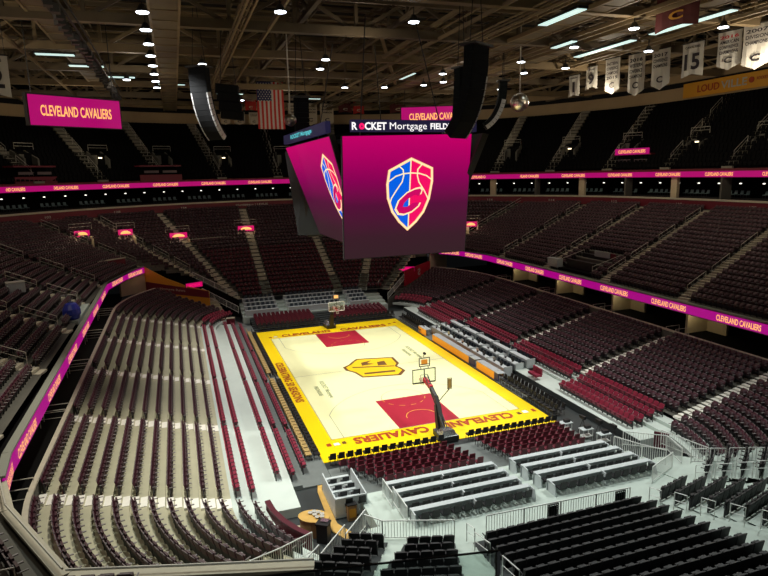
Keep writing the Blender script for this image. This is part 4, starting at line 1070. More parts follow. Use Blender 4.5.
# camera box in the right middle tier
t = thing('camera_box', 'black camera platform with a pale panel in the right middle tier above the ribbon', 'platform', (26.6, 4.3, 7.0))
obj('deck', MB().box((1.3, 0, -.1), (3.6, 6.2, .3), 'void_black'), t); obj('rear_counter', MB().box((3.2, 0, .9), (.4, 6.2, 1.2), 'padding_black'), t); obj('front_counter', MB().box((.6, .2, .55), (.5, 4.6, 1.0), 'padding_black'), t)
obj('pale_panel', MB().box((3.0, -.4, 1.75), (.08, 2.6, .7), 'counter_front'), t); obj('cabinet', MB().box((-.3, 4.0, .5), (.8, 2.0, 1.0), 'counter_front'), t); obj('red_monitor', MB().box((3.0, -2.3, 1.7), (.1, .8, .6), 'maroon_panel'), t)
b = MB()
for y in (-3.1, 3.1): b.tube([(-.4, y, 0), (-.4, y, .9), (3.2, y, 1.9), (3.2, y, .9)], .03, 'rail_grey')
obj('rail', b, t)
# left middle tier: camera place, white box, blue bundle
b = MB(); b.prism(rect(-29.2, 1.9, -25.4, 9.2), 6.5, 6.9, 'concrete_pale'); struct('floor_left_camera_deck', b)
t = thing('wrapped_equipment', 'bright blue plastic wrapped bundle by the left ribbon parapet', 'bundle', (-25.9, 2.6, 6.9))
obj('wrap', MB().lathe([(0, 0), (.55, .05), (.72, .5), (.7, .9), (.45, 1.35), (.15, 1.5), (0, 1.5)], 'blue_plastic', 14), t); obj('tie', MB().lathe([(.2, 1.42), (.26, 1.47), (.2, 1.52)], 'cloth_navy', 10), t)
barrier('camera_deck_rail', 'pale looped rail around the camera deck beside the blue bundle', [(-29.0, 2.0, 6.9), (-29.0, 9.0, 6.9), (-26.4, 9.4, 6.9)], h=1., step=1.7)
for i in range(6):
    put('press_chair', 'chair', 'dark', -27.9+.6*(i % 3), 5.2+1.3*(i//3), 6.9, -PI/2, 'black chair on the camera deck near the blue bundle, %s of the group' % nth(i+1), 'chair')
t = thing('equipment_box', 'pale square box standing among the left middle tier seats', 'box', (-30.8, 6.8, 8.9), R(20)); obj('body', MB().box((0, 0, .45), (1.4, 1.0, .9), 'counter_front'), t); obj('lid', MB().box((0, 0, .93), (1.45, 1.05, .06), 'cloth_white'), t)

# ------------------------------------------------------------------ upper tier
U0 = ring_pts(44.3, 49.3, 43.3); U1 = ring_pts(56, 66, 50); 
n0 = 18; rows = []
for k in range(n0+1):
    t = k/n0; rows.append(([lerp(p, q, t) for p, q in zip(U0, U1)], 18.2+10.2*t))
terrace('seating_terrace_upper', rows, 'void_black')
lab = 0
b = MB()
ju = MB()
for k in range(n0):     # upper tier seats, too many to count; missing light put into near-black colour
    pl = [lerp(p, q, .5) for p, q in zip(rows[k][0], rows[k+1][0])]
    for x, y, tt in resample(pl, .62, 1, 1):
        if y < -16 or (x < 0 and y < 16): continue
        n = np.array([tt[1], -tt[0]]); z = rows[k][1]
        a = np.array([x, y]); e = tt*.24
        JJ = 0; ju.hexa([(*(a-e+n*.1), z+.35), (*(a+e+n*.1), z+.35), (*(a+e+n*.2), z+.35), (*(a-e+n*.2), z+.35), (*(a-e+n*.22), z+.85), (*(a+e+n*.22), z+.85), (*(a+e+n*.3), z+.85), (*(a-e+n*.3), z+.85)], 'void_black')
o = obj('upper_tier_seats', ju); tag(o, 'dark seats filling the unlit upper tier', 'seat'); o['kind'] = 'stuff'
ua = [(i, p, t) for i, (p, t) in enumerate(along(U0, 9.2)) if p[1] > -14 and not (p[0] < -20 and p[1] < 14)]
for c, (i, p, t) in enumerate(ua):
    n = np.array([t[1], -t[0]])
    def lp(k, p=p, n=n): return tuple(np.array(p)+n*((11.7+5*max(0., n[1]))*k/18))
    stairs([r[1] for r in rows], lp, 1.5, 'step_dim', 2)
    if True:
        ang = math.atan2(t[1], t[0])+PI
        q = np.array(p)+n*4.2
        pt = portal(q[0]-t[0]*1.6, q[1]-t[1]*1.6, 21.6, ang, 'dim grey guard rail over an upper tier portal, %s counted from the near right' % nth(c+1), 2.0, lit=False, name='portal_rail')
        if c % 2 == 0:
            o = obj('portal_lamp', MB().box((0, 0, 0), (.5, .12, .16), 'lamp_warm'), None, (q[0]-t[0]*1.6-n[0]*.2, q[1]-t[1]*1.6-n[1]*.2, 21.7), ang); tag(o, 'small warm lamp in an upper tier portal, %s counted from the near right' % nth(c+1), 'lamp')
    # rails up the aisle
    for j in range(3):
        k0 = 2+5*j; a = lp(k0); e = lp(k0+3)
        handrail('upper_handrail', 'dim handrail on the %s upper tier aisle from the near right, %s up' % (nth(c+1), nth(j+1)), (*a, rows[k0][1]), (*e, rows[k0+3][1]), m='rail_grey')
# boxes with small screens at the front of the upper tier
for i, (x, y, w, lit) in enumerate(((44.7, 17.2, 6.0, True), (-18.5, 45.2, 6.5, False), (-33.5, 35.5, 6, False), (20.5, 44.6, 5.5, False))):
    a = math.atan2(-(x), (y-6)) if y > 6 else 0
    t = thing('press_box', '%s at the front of the upper tier, %s' % ('maroon press box with magenta sign' if lit else 'unlit maroon press box', ('right side', 'far left of centre', 'left corner', 'right of the scoreboard')[i]), 'press box', (x, y, 18.05), a)
    obj('front_wall', MB().box((0, 0, .5), (w, .2, 1.1), 'maroon_panel'), t); obj('roof', MB().box((0, .9, 2.35), (w, 2.0, .2), 'maroon_panel'), t)
    obj('window', MB().box((-w*.22, .05, 1.5), (w*.34, .06, .35), 'seat_cap'), t); obj('window', MB().box((w*.22, .05, 1.5), (w*.34, .06, .35), 'seat_cap'), t)
    obj('rear_wall', MB().box((0, 1.8, 1.2), (w, .15, 2.3), 'void_black'), t)
    if lit:
        obj('sign', MB().box((0, -.15, 2.75), (w*.9, .1, .85), 'led_magenta'), t); m = text_mesh('CLEVELAND CAVALIERS', 'led_text', 4.3, .45, .02)
        o = bpy.data.objects.new('lettering', m); COL.objects.link(o); o.parent = t; o.location = (0, -.22, 2.75); o.rotation_euler = (PI/2, 0, 0)

# ------------------------------------------------------------------ roof
WB = ring_pts(55.6, 65.6, 49.6)
struct('wall_upper_fascia', ring_wall(WB, 28.2, 30.0, 'fascia_tan', MB(), .4))
struct('wall_upper_dark', ring_wall(ring_pts(58, 68, 52), 28.4, 38, 'deck_dark', MB(), .4))
struct('wall_upper_fascia_second', ring_wall(ring_pts(56.5, 66.5, 50.5), 30.9, 32.2, 'fascia_tan', MB(), .4))
b = MB(); b.poly([(-75, -60, 38), (-75, 80, 38), (75, 80, 38), (75, -60, 38)], 'deck_dark')
for y in range(-56, 80, 4): b.box((0, y, 37.7), (130, .35, .5), 'brown_steel')
struct('ceiling', b)
def truss(p, q, h, m, bay, cw=.35, web=.16, name='ceiling_truss'):
    p, q = Vector(p), Vector(q); u = Vector((0, 0, h)); b = MB(); L = (q-p).length; n = max(2, int(L/bay))
    b.beam(p, q, cw, cw, m); b.beam(p+u, q+u, cw, cw, m)
    for i in range(n):
        a, c = p+(q-p)*(i/n), p+(q-p)*((i+1)/n)
        b.beam(a, a+u, web, web, m); b.beam((a+u) if i % 2 else a, c if i % 2 else (c+u), web, web, m)
    return struct(name, b)
for i, y in enumerate((-34, -22, -10, 2, 14, 26, 38, 50, 60)):
    truss((-56, y, 31.2), (56, y, 31.2), 3.2, 'brown_steel' if i % 2 else 'tan_steel', 5.5, .75, .3)
for i, x in enumerate((-45, -34, -4.5, 4.5, 34, 45)):
    truss((x, -40, 32.5), (x, 62, 32.5), 2.6, 'brown_steel', 5, .4, .22)
for x, z in ((-16.4, 30.2), (16.4, 31.0), (25.3, 31.4), (-25.3, 31.4)):         # wide catwalks along the hall
    b = MB(); b.box((x, 11, z), (2.0, 102, .1), 'brown_steel')
    for s in (-1, 1): b.box((x+s*1.0, 11, z+.05), (.18, 102, .35), 'tan_steel'); b.beam((x+s*1.0, -40, z+1.1), (x+s*1.0, 62, z+1.1), .06, .06, 'brown_steel')
    for k in range(34): b.box((x, -39+3*k, z-.06), (2.0, .12, .12), 'tan_steel'); b.beam((x+1.0, -39+3*k, z), (x+1.0, -39+3*k, z+2), .06, .06, 'brown_steel')
    struct('ceiling_catwalk', b)
for x0, x1 in ((-11.0, -10.4), (10.6, 11.2)):
    b = MB()
    for x in (x0, x1): b.beam((x, -40, 30.3), (x, 60, 30.3), .16, .2, 'tan_steel'); b.beam((x, -40, 30.9), (x, 60, 30.9), .12, .12, 'tan_steel')
    for k in range(50): b.beam((x0, -39+2*k, 30.3), (x1, -38+2*k, 30.3), .08, .08, 'tan_steel')
    struct('ceiling_ladder_truss', b)
for i, z in enumerate((33.2, 34.8)):       # transverse purlins: long thin lines
    b = MB()
    for k in range(24): b.beam((-56, -36+4.3*k, z), (56, -36+4.3*k, z), .14, .14, 'tan_steel' if k % 3 else 'brown_steel')
    for k in range(16): b.beam((-52+7*k, -40, z+.3), (-52+7*k, 62, z+.3), .12, .12, 'brown_steel')
    struct('ceiling_purlins', b)
for i, (x0, y0, x1, y1) in enumerate(((6, 12, 10, -16), (-6, 15, -14, 30), (14, 30, 4, 8), (-30, 20, -22, 40), (30, 0, 22, 24), (36, 8, 30, 30))):
    b = MB(); b.beam((x0, y0, 31), (x1, y1, 33.8), .35, .35, 'tan_steel'); struct('ceiling_brace', b)
for i, x in enumerate((-38, -29.5, -8, 8, 20.2, 21.4, 29.5, 30.7, 38, 49)):
    b = MB(); b.beam((x, -38, 30.9), (x, 60, 30.9), .22, .3, 'tan_steel'); b.beam((x+.5, -38, 31.9), (x+.5, 60, 31.9), .14, .14, 'tan_steel')
    for k in range(24): b.beam((x, -36+4*k, 31), (x+.5, -34+4*k, 31.9), .08, .08, 'tan_steel')
    struct('ceiling_joist', b)
for i, y in enumerate((-28, -16, -4, 8, 20, 32, 44, 55)):
    b = MB(); b.beam((-55, y, 32.2), (55, y, 32.2), .2, .25, 'tan_steel'); b.beam((-55, y+3, 33.6), (55, y+3, 33.6), .16, .2, 'brown_steel'); struct('ceiling_joist', b)
# hanging black cable truss on the left
t = thing('cable_truss', 'dark rigging truss carrying cables, running along the roof on the left', 'truss', (-22.7, 0, 28.9)); b = MB(); c = MB()
for s in ((-.4, 0), (.4, 0), (-.4, .8), (.4, .8)): b.beam((s[0], -12, s[1]), (s[0], 34, s[1]), .1, .1, 'dark_steel')
for k in range(30):
    y = -12+1.55*k; b.beam((-.4, y, 0), (.4, y+.8, 0), .07, .07, 'dark_steel'); b.beam((-.4, y, 0), (-.4, y+.8, .8), .07, .07, 'dark_steel'); obj('fixture', MB().box((random.uniform(-.2, .2), y, -.15), (.5, .7, .5), 'dark_steel', rz=random.random()), t)
obj('frame', b, t)

# lamps in the roof
def floodlight(x, y, z, label, m='lamp_white', r=.42, strip_=None):
    t = thing('roof_floodlight', label, 'lamp', (x, y, z))
    if strip_: 
        obj('housing', MB().box((0, 0, .12), (strip_[0], strip_[1], .2), 'dark_steel'), t); obj('lens', MB().box((0, 0, 0), (strip_[0]*.92, strip_[1]*.96, .08), m), t)
    else:
        obj('housing', MB().lathe([(0, .55), (.16, .5), (r*.9, .12), (r, .02)], 'dark_steel', 12), t); obj('lens', MB().lathe([(r, .0), (r*.96, -.05), (0, -.09)], m, 12), t)
        obj('bracket', MB().beam((0, 0, .5), (0, 0, 1.1), .07, .07, 'dark_steel'), t)
for k in range(9): floodlight(-17.8, -12.5+5.2*k, 29.6, 'floodlight in the row left of the wide catwalk, %s from the near end' % nth(k+1))
for k, (x, y) in enumerate(((-8.6, -8), (-1.2, 9), (-.5, 14.5), (1.8, -7.5), (6, 28), (11.3, 27), (15.8, 24), (17.3, 21), (19.6, 6), (24, 12.5), (20.5, -2), (20.7, -9.8), (28.5, 26), (27, 8.5), (4, 48), (-6, 44), (-12, 36), (-21, 26), (29.3, -2), (28, -12), (-13, 14), (14.5, 15))):
    floodlight(x, y, 30.0, 'round floodlight hanging under the roof, %s of the scattered ones from the left end' % nth(k+1))
for k, (x, y, w, l, m) in enumerate(((13.4, -10, .9, 5.5, 'lamp_cool'), (25.4, 0, .8, 9, 'lamp_cool'), (25.4, -11, .8, 9, 'lamp_cool'), (11.8, 20, .7, 5, 'lamp_cool'), (-26.5, 14, 3.6, .8, 'lamp_cool'), (-24.5, 20, 3.6, .8, 'lamp_cool'), (-22, 27, 4, .8, 'lamp_cool'), (-8, 40, 4, .5, 'lamp_cool'), (4.5, 44, 4, .5, 'lamp_cool'), (-16, 32, 3.5, .5, 'lamp_cool'), (20, -1, .7, 3.5, 'lamp_cool'))):
    floodlight(x, y, 30.4, 'long pale strip light under the roof, %s of the strips' % nth(k+1), m, strip_=(w, l))

# ------------------------------------------------------------------ centre-hung scoreboard
sb = thing('scoreboard', 'huge centre-hung scoreboard with magenta screens showing a blue and red shield', 'scoreboard', (.7, 0, 12.2))
def face_frame(o, r, u): r = Vector(r).normalized(); u = Vector(u).normalized(); return Vector(o), r, u, r.cross(u)
# screens: (corners TL,TR,BR,BL seen from outside), local to (.7,0,12.2)
FR = [(-5.4, -9.3, 9.12), (5.2, -9.3, 9.28), (4.6, -9.3, 0), (-5.55, -9.3, -.05)]
LF = [(-6.2, 10.2, 9.15), (-6.2, -8.4, 9.15), (-3.6, -7.2, .4), (-3.6, 7.6, .4)]
BK = [(-x, -y, z) for x, y, z in FR]; RG = [(-x, -y, z) for x, y, z in LF]
def shield(fr, parent, scale, cx, cz):
    """the shield, drawn in its own flat coordinates, set just in front of a screen"""
    TL, TR, BR, BL = [Vector(q) for q in fr]
    bl, br = BL, BR; r = (br-bl).normalized(); up = ((TL+TR)/2-(BL+BR)/2); H = up.length; up.normalize(); n = r.cross(up); o = (BL+BR)/2
    def P(x, y, off): return o+r*(cx+(x-188)*scale)+up*(cz+(280-y)*scale)+n*off     # x, y in drawing units
    out = [(195, 58), (338, 120), (341, 200), (322, 310), (285, 395), (235, 455), (178, 503), (120, 450), (72, 385), (42, 300), (36, 215), (48, 130)]
    left = [(195, 58), (178, 503), (120, 450), (72, 385), (42, 300), (36, 215), (48, 130)]; right = [(195, 58), (338, 120), (341, 200), (322, 310), (285, 395), (235, 455), (178, 503)]
    m = MB(); m.poly([P(x, y, .04) for x, y in left], 'led_blue'); m.poly([P(x, y, .04) for x, y in right][::-1], 'led_pink'); obj('shield', m, parent)
    l = MB()
    def line(pts, w, mt, off):
        Q = [P(x, y, off) for x, y in pts]
        for a, c in zip(Q, Q[1:]):
            d = (c-a); L = d.length
            if L < 1e-4: continue
            d /= L; s = d.cross(n)*w/2; l.poly([a-s-d*w*.3, c-s+d*w*.3, c+s+d*w*.3, a+s-d*w*.3], mt)
    line(out+[out[0]], 17*scale, 'led_orange_line', .05); line(out+[out[0]], 9*scale, 'led_cream_line', .06)
    line([(192, 60), (182, 500)], 8*scale, 'led_cream_line', .06)
    line([(46, 195), (90, 165), (140, 150), (195, 146), (250, 150), (300, 165), (336, 190)], 8*scale, 'led_cream_line', .06)
    line([(110, 100), (140, 125), (145, 160), (135, 200), (95, 255), (65, 300), (55, 330)], 8*scale, 'led_cream_line', .06)
    line([(270, 92), (240, 125), (238, 165), (250, 205), (285, 255), (310, 300), (318, 320)], 8*scale, 'led_cream_line', .06)
    obj('shield_lines', l, parent)
    C1 = [(275, 252), (262, 240), (225, 246), (170, 268), (112, 318), (92, 370), (112, 402), (150, 408), (205, 392), (250, 358), (262, 335), (225, 335), (205, 340), (168, 362), (138, 360), (148, 335), (180, 305), (215, 285), (238, 283), (248, 290), (262, 285)]
    c = MB(); k = lambda g: [(185+(x-185)*g, 325+(y-325)*g) for x, y in C1]
    def fill(pts, mt, off):
        out = pts; c.poly([P(x, y, off) for x, y in out], mt)
    fill(k(1.07), 'led_cream_line', .075); fill(k(.93), 'led_crimson', .09); obj('letter_mark', c, parent)
def screen(nm, fr, label):
    m = MB(); TL, TR, BR, BL = [Vector(q) for q in fr]; n = (BR-BL).cross(TL-BL).normalized()
    q = [BL, BR, TR, TL]; m.poly(q, 'screen_picture'); s = obj(nm, m, sb); s['label'] = label
    b = MB(); bk = [p-n*.5 for p in q]; g = [p-n*.03+(p-(BL+BR+TL+TR)/4)*.012 for p in q]
    b.hexa([bk[0], bk[1], g[1], g[0], bk[3], bk[2], g[2], g[3]], 'dark_steel'); obj('screen_cabinet', b, sb)
    return s
s1 = screen('screen', FR, 'front screen, magenta fading to dark wine'); shield(FR, s1, .01215, .12, 4.75)
s2 = screen('screen', LF, 'left screen leaning inwards'); shield(LF, s2, .0135, 5.6, 4.9)
s3 = screen('screen', BK, 'screen facing the far end'); s4 = screen('screen', RG, 'screen facing the right stand')
b = MB(); b.hexa([(-3.3, -8.7, .2), (3.3, -8.7, .2), (3.3, 8.7, .2), (-3.3, 8.7, .2), (-3.4, -8.6, 1), (3.4, -8.6, 1), (3.4, 8.6, 1), (-3.4, 8.6, 1)], 'dark_steel')
b.box((0, 0, 5.5), (5, 15, 9), 'void_black'); b.hexa([(-3.2, -9, 8.9), (3.2, -9, 8.9), (5.0, 9.2, 8.9), (-5.0, 9.2, 8.9), (-3.2, -9, 9.3), (3.2, -9, 9.3), (5, 9.2, 9.3), (-5, 9.2, 9.3)], 'dark_steel'); obj('core', b, sb)
b = MB(); b.hexa([(-5.6, 8.9, .2), (-3.3, 8.2, .2), (-3.3, 9.0, .2), (-5.0, 9.4, .2), (-6.3, 10.4, 8.8), (-4.6, 9.4, 8.8), (-4.6, 10.0, 8.8), (-5.9, 10.8, 8.8)], 'floor_dark'); obj('corner_panel', b, sb)
b = MB(); b.box((.3, -9.5, 9.85), (10.2, .5, .86), 'led_navy'); o = obj('name_strip', b, sb)
b = MB(); b.beam((-6.3, 9.5, 9.9), (-6.1, -7.8, 9.9), .4, .85, 'led_navy'); obj('name_strip', b, sb)
lettering('R   CKET', 'led_white', 2.7, .56, (-2.75, -9.80, 22.02), (1, 0, 0), (0, 0, 1), sb, bold=.03)
ring = [(.2*math.cos(a)+.7-3.27, -9.79, .21*math.sin(a)+9.82+12.2) for a in np.linspace(0, 2*PI, 17)]
lettering('o', 'led_pinkred', .44, .48, (-3.33, -9.80, 22.0), (1, 0, 0), (0, 0, 1), sb, bold=.07)
lettering('Mortgage', 'led_white', 3.0, .66, (.35, -9.80, 21.96), (1, 0, 0), (0, 0, 1), sb, bold=0.)
lettering('FIELDHOUSE', 'led_white', 3.4, .46, (3.85, -9.80, 22.02), (1, 0, 0), (0, 0, 1), sb, bold=.03)
lettering('ROCKET Mortgage', 'led_teal', 9., .5, (-5.75, 1.2, 22.1), (0.01, -1, 0), (0, 0, 1), sb, bold=.03)
b = MB()
for x in (-3.5, 3.5):
    for y in (-7.5, 7.5): obj('hanging_cable', MB().tube([(x, y, 9.3), (x*.6, y*.7, 18.6)], .05, 'dark_steel', 4), sb)


# LED boards hung in the roof
def led_board(label, L, Rr, z0, z1, tx):
    L, Rr = Vector((*L, 0)), Vector((*Rr, 0)); d = Rr-L; w = d.length; a = math.atan2(d.y, d.x); m = (L+Rr)/2
    t = thing('led_board', label, 'led display', (m.x, m.y, (z0+z1)/2), a); h = z1-z0
    obj('screen', MB().box((0, 0, 0), (w, .08, h), 'led_magenta'), t); obj('cabinet', MB().box((0, .35, .05), (w+.3, .6, h+.2), 'dark_steel'), t)
    o = bpy.data.objects.new('lettering', text_mesh('CLEVELAND CAVALIERS', 'led_text', w*.78, h*.36, .02)); COL.objects.link(o); o.parent = t; o.location = (0, -.06, 0); o.rotation_euler = (PI/2, 0, 0)
    b = MB()
    for x in (-w*.45, w*.45): b.tube([(x, .3, h/2), (x, .3, 34-(z0+z1)/2)], .05, 'dark_steel', 4)
    obj('hanger', b, t); return t
led_board('magenta LED board with a yellow team name hanging at the left', (-28.2, 8.2), (-21.2, 12.8), 23.45, 26.05, '')
led_board('magenta LED board with a yellow team name behind the big scoreboard', (16.9, 35.5), (26.8, 31), 25.5, 28.3, '')

# line-array loudspeakers
def line_array(label, x, y, ztop, n, w, h, ang, curve, facem='speaker_lit_edge', sides=(-1, 1)):
    t = thing('line_array_speaker', label, 'loudspeaker', (x, y, ztop), ang); p = Vector((0, 0, 0)); a = R(2)
    for k in range(n):
        aa = a+curve*(k/n)**1.6; d = Vector((0, math.sin(aa), -math.cos(aa))); f = Vector((0, -math.cos(aa), -math.sin(aa)))
        q = p+d*h*.96; b = MB(); X = Vector((w/2, 0, 0)); D = .85
        b.hexa([q-X+f*0, q+X, q+X*.85-f*D, q-X*.85-f*D, p-X, p+X, p+X*.85-f*D, p-X*.85-f*D], 'speaker_black')
        cb = obj('cabinet', b, t); g = MB(); e = f*.02
        g.poly([q-X*.94+e, q+X*.94+e, p+X*.94+e-d*0, p-X*.94+e], 'speaker_grille'); obj('grille', g, cb)
        if n > 9 and k > n*.25:  # pale strips paint the light caught on the lower cabinets' sides
            for sg in sides:
                e2 = f*.03; st = MB(); st.hexa([q+X*sg*.86-e2, q+X*sg*1.0-e2, q+X*sg*1.0+e2, q+X*sg*.86+e2, p+X*sg*.86-e2+d*.04, p+X*sg*1.0-e2+d*.04, p+X*sg*1.0+e2+d*.04, p+X*sg*.86+e2+d*.04], facem); st.hexa([q+X*sg*1.02-f*.45, q+X*sg*1.0-f*.45, q+X*sg*1.0+f*0, q+X*sg*1.02+f*0, p+X*sg*1.02-f*.45+d*.04, p+X*sg*1.0-f*.45+d*.04, p+X*sg*1.0+d*.04, p+X*sg*1.02+d*.04], facem); obj('lit_edge', st, cb)
        s = MB(); s.hexa([q-X*1.01-f*.8, q-X*1.01-f*.05, q-X*1.0-f*.05, q-X*1.0-f*.8, p-X*1.01-f*.8+d*.05, p-X*1.01-f*.05+d*.05, p-X*1.0-f*.05+d*.05, p-X*1.0-f*.8+d*.05], facem); p = p+d*h
    b = MB(); b.box((0, .4, .12), (w*1.1, 1.4, .14), 'dark_steel')
    for sx in (-1, 1): b.tube([(sx*w*.4, .4, .15), (sx*w*.1, .4, 33.5-ztop)], .04, 'dark_steel', 4)
    obj('flying_frame', b, t); return t
line_array('tall black curved line of loudspeakers hanging right of the scoreboard', 5.1, -12.3, 27.45, 14, 2.2, .49, R(30), R(44), sides=(1,))
line_array('shorter black loudspeaker line behind the tall one right of the scoreboard', 6.9, -6, 27.0, 9, .95, .47, R(15), R(8))
line_array('curved grey loudspeaker line hanging beside the mirror ball', 20.5, 10.5, 28.6, 12, 1.3, .5, R(70), R(62))
line_array('curved black loudspeaker line hanging left of the flag', -14.0, 6, 28.3, 13, 1.85, .53, R(-40), R(52))
line_array('small grey loudspeaker column above the left side of the scoreboard', -3.4, 11, 26.5, 7, 1.5, .5, R(10), R(3))
t = thing('subwoofer_stack', 'black box loudspeaker stack hanging beside the left speaker line', 'loudspeaker', (-10.9, 11.5, 28.0), R(-12))
for k in range(4): 
    c = obj('cabinet', MB().box((.12*k, 0, -.75-.85*k), (2.2, 1.2, .8), 'speaker_black', ry=R(6)), t); obj('grille', MB().box((.12*k, -.61, -.75-.85*k), (2.1, .02, .7), 'speaker_grille', ry=R(6)), c)
obj('flying_frame', MB().tube([(-.6, 0, -.3), (-.2, 0, 6)], .04, 'dark_steel', 4).tube([(.9, 0, -.3), (.4, 0, 6)], .04, 'dark_steel', 4), t)
# mirror balls
def ball(label, x, y, z, r, zt=33):
    t = thing('mirror_ball', label, 'mirror ball', (x, y, z)); n = 14; b = MB()
    for i in range(n):
        for j in range(2*n):
            a0, a1 = PI*i/n, PI*(i+.94)/n; p0, p1 = 2*PI*j/(2*n), 2*PI*(j+.94)/(2*n)
            b.poly([(r*math.sin(a)*math.cos(q), r*math.sin(a)*math.sin(q), r*math.cos(a)) for a, q in ((a0, p0), (a1, p0), (a1, p1), (a0, p1))], 'mirror_tile')
    obj('tiles', b, t); obj('core', MB().lathe([(r*.97*math.sin(PI*i/10), -r*.97*math.cos(PI*i/10)) for i in range(11)], 'dark_steel', 16), t)
    obj('rod', MB().tube([(0, 0, r), (0, 0, zt-z)], .07, 'rail_grey', 6), t)
ball('mirror ball hanging on a rod right of the big loudspeaker line', 18.0, 3.5, 25.5, .95); ball('mirror ball hanging behind the left side of the scoreboard', -5.2, 8.5, 24.0, .6)

# banners
def banner(name, label, x, y, ztop, w, h, ang, m, kind='pennant', txt=None, ink='ink_dark', sub=None, big=None):
    t = thing(name, label, 'banner', (x, y, ztop), ang); b = MB()
    nx, nz = 6, 5
    def Pt(i, j):
        u = -w/2+w*i/nx; zz = -h*.86*j/nz if kind == 'pennant' else -h*j/nz
        if kind == 'pennant' and j == nz: zz = -h*(.86+.14*(1-abs(2*i/nx-1)))
        if kind == 'tail' and j == nz: zz = -h*(1-.10*(1-abs(2*i/nx-1)))
        return (u, .05*math.sin(i*1.9+j*.7), zz)
    for i in range(nx):
        for j in range(nz):
            q = [Pt(i, j+1), Pt(i+1, j+1), Pt(i+1, j), Pt(i, j)]
            b.hexa([(x_, y_+.0, z_) for x_, y_, z_ in q]+[(x_, y_+.03, z_) for x_, y_, z_ in q], m)
    obj('cloth', b, t); obj('pole', MB().box((0, .02, .06), (w*1.08, .1, .1), 'dark_steel'), t)
    def tx(s, m_, ww, hh, z):
        o = bpy.data.objects.new('lettering', text_mesh(s, m_, ww, hh, .03)); COL.objects.link(o); o.parent = t; o.location = (0, -.09, z); o.rotation_euler = (PI/2, 0, 0)
    if txt:
        for i, s in enumerate(txt): tx(s, ink if i else (sub or ink), w*.78, h*.085, -h*(.14+.13*i))
        tx('C', ink, w*.34, h*.16, -h*.74)
    if big: tx(big, ink, w*(.2 if big == '1' else .5 if len(big) == 1 else .72), h*.48, -h*.55); tx('CAVALIERS', ink, w*.7, h*.07, -h*.12)
    b = MB()
    for sx in (-1, 1): b.tube([(sx*w*.45, .02, .1), (sx*w*.45, .02, max(.5, 31.5-ztop))], .025, 'dark_steel', 4)
    obj('hanging_line', b, t)
PENN = [(4.7, 2.1, 31.3, 3.9, 'pennant', 'cloth_cream', 'cream pennant right beside the large flag'), (7.7, 2.5, 31.3, 3.9, 'pennant', 'cloth_cream', 'cream pennant second from the large flag'), (10.8, 2.5, 31.3, 3.9, 'pennant', 'cloth_cream', 'cream pennant third from the large flag, partly behind a speaker'),
    (-5.0, 1.9, 29.6, 2.1, 'pennant', 'cloth_cream', 'low cream pennant between the left speaker line and the flag'), (-7.4, 1.6, 29.6, 2.1, 'pennant', 'cloth_cream', 'low cream pennant at the edge of the left speaker line'), (-2.5, 1.6, 29.6, 2.1, 'pennant', 'cloth_cream', 'low cream pennant touching the left edge of the flag'),
    (-5.6, 2.5, 32.2, 2.3, 'tail', 'cloth_red', 'small red banner between the left speaker line and the flag'), (-2.9, 1.9, 32.2, 2.3, 'tail', 'cloth_red', 'small red banner touching the left edge of the flag'),
    (14.3, 2.6, 32.2, 2.5, 'tail', 'cloth_wine', 'dark red banner with pale mark behind the scoreboard cables'), (16.9, 2.1, 32.2, 2.7, 'tail', 'cloth_red', 'red banner just right of the dark red one behind the scoreboard cables'), (24.7, 3.2, 32.6, 2.9, 'tail', 'cloth_wine', 'wine banner above the LED board behind the scoreboard')]
A = -PI/2+R(8)
bx = 34.0
def bpos(u, v, x):     # where a hanging thing at plane x stands
    return x
for i, (y, zt, w, h, kind, txt, big, lb) in enumerate((
    (16.4, 30.6, 1.9, 2.7, 'tail', None, '1', 'white banner with a single dark stroke, farthest of the right row'),
    (12.9, 31.1, 1.9, 2.7, 'tail', None, '9', 'white banner with number 9 in the right row'),
    (9.0, 31.4, 2.2, 4.1, 'pennant', ('EASTERN', 'CONFERENCE', 'CHAMPIONS', '2015'), None, 'long white pennant beside the number 9 banner'),
    (5.0, 31.2, 2.3, 4.6, 'pennant', ('2016', 'WESTERN', 'CONFERENCE', 'CHAMPIONS'), None, 'long white pennant, second after the number 9 banner'),
    (1.3, 31.0, 2.3, 4.2, 'pennant', ('2017', 'CONFERENCE', 'CHAMPIONS'), None, 'long white pennant left of the number 15 banner'),
    (-3.0, 30.8, 2.4, 3.3, 'tail', None, '15', 'white banner with number 15'),
    (-7.3, 31.0, 2.4, 3.5, 'pennant', ('2016', 'AMERICAN', 'CONFERENCE', 'CHAMPIONS'), None, 'pale pennant with a red top line right of number 15'),
    (-10.2, 31.0, 2.6, 3.9, 'pennant', ('2007', 'DIVISION', 'CHAMPIONS'), None, 'pale pennant at the right edge of the roof row'))):
    banner('banner', lb, bx, y, zt, w, h, A, 'cloth_white', kind, txt, 'ink_dark', 'ink_red' if i == 6 else None, big)
banner('banner', 'large dark wine and gold banner hanging high near the right', 22.0, -13.0, 33.4, 3.9, 4.1, A, 'cloth_wine', 'tail', ('FINALS', 'CHAMPS'), 'cloth_gold', None, None)
for i, (x, w, zt, h, kind, m, lb) in enumerate(PENN):
    banner('pennant' if kind == 'pennant' else 'banner', lb, x, 58, zt, w, h, 0, m, kind, ('CAVALIERS', 'DIVISION', 'CHAMPIONS') if h > 3.5 and kind == 'pennant' else ('CAVS', 'CHAMPS'), 'ink_dark' if kind == 'pennant' else 'cloth_cream')
banner('banner', 'white banner cut by the left edge of the picture', -30.0, 4, 28.5, 3.0, 3.2, R(25), 'cloth_white', 'tail', None, 'ink_dark', None, '22')
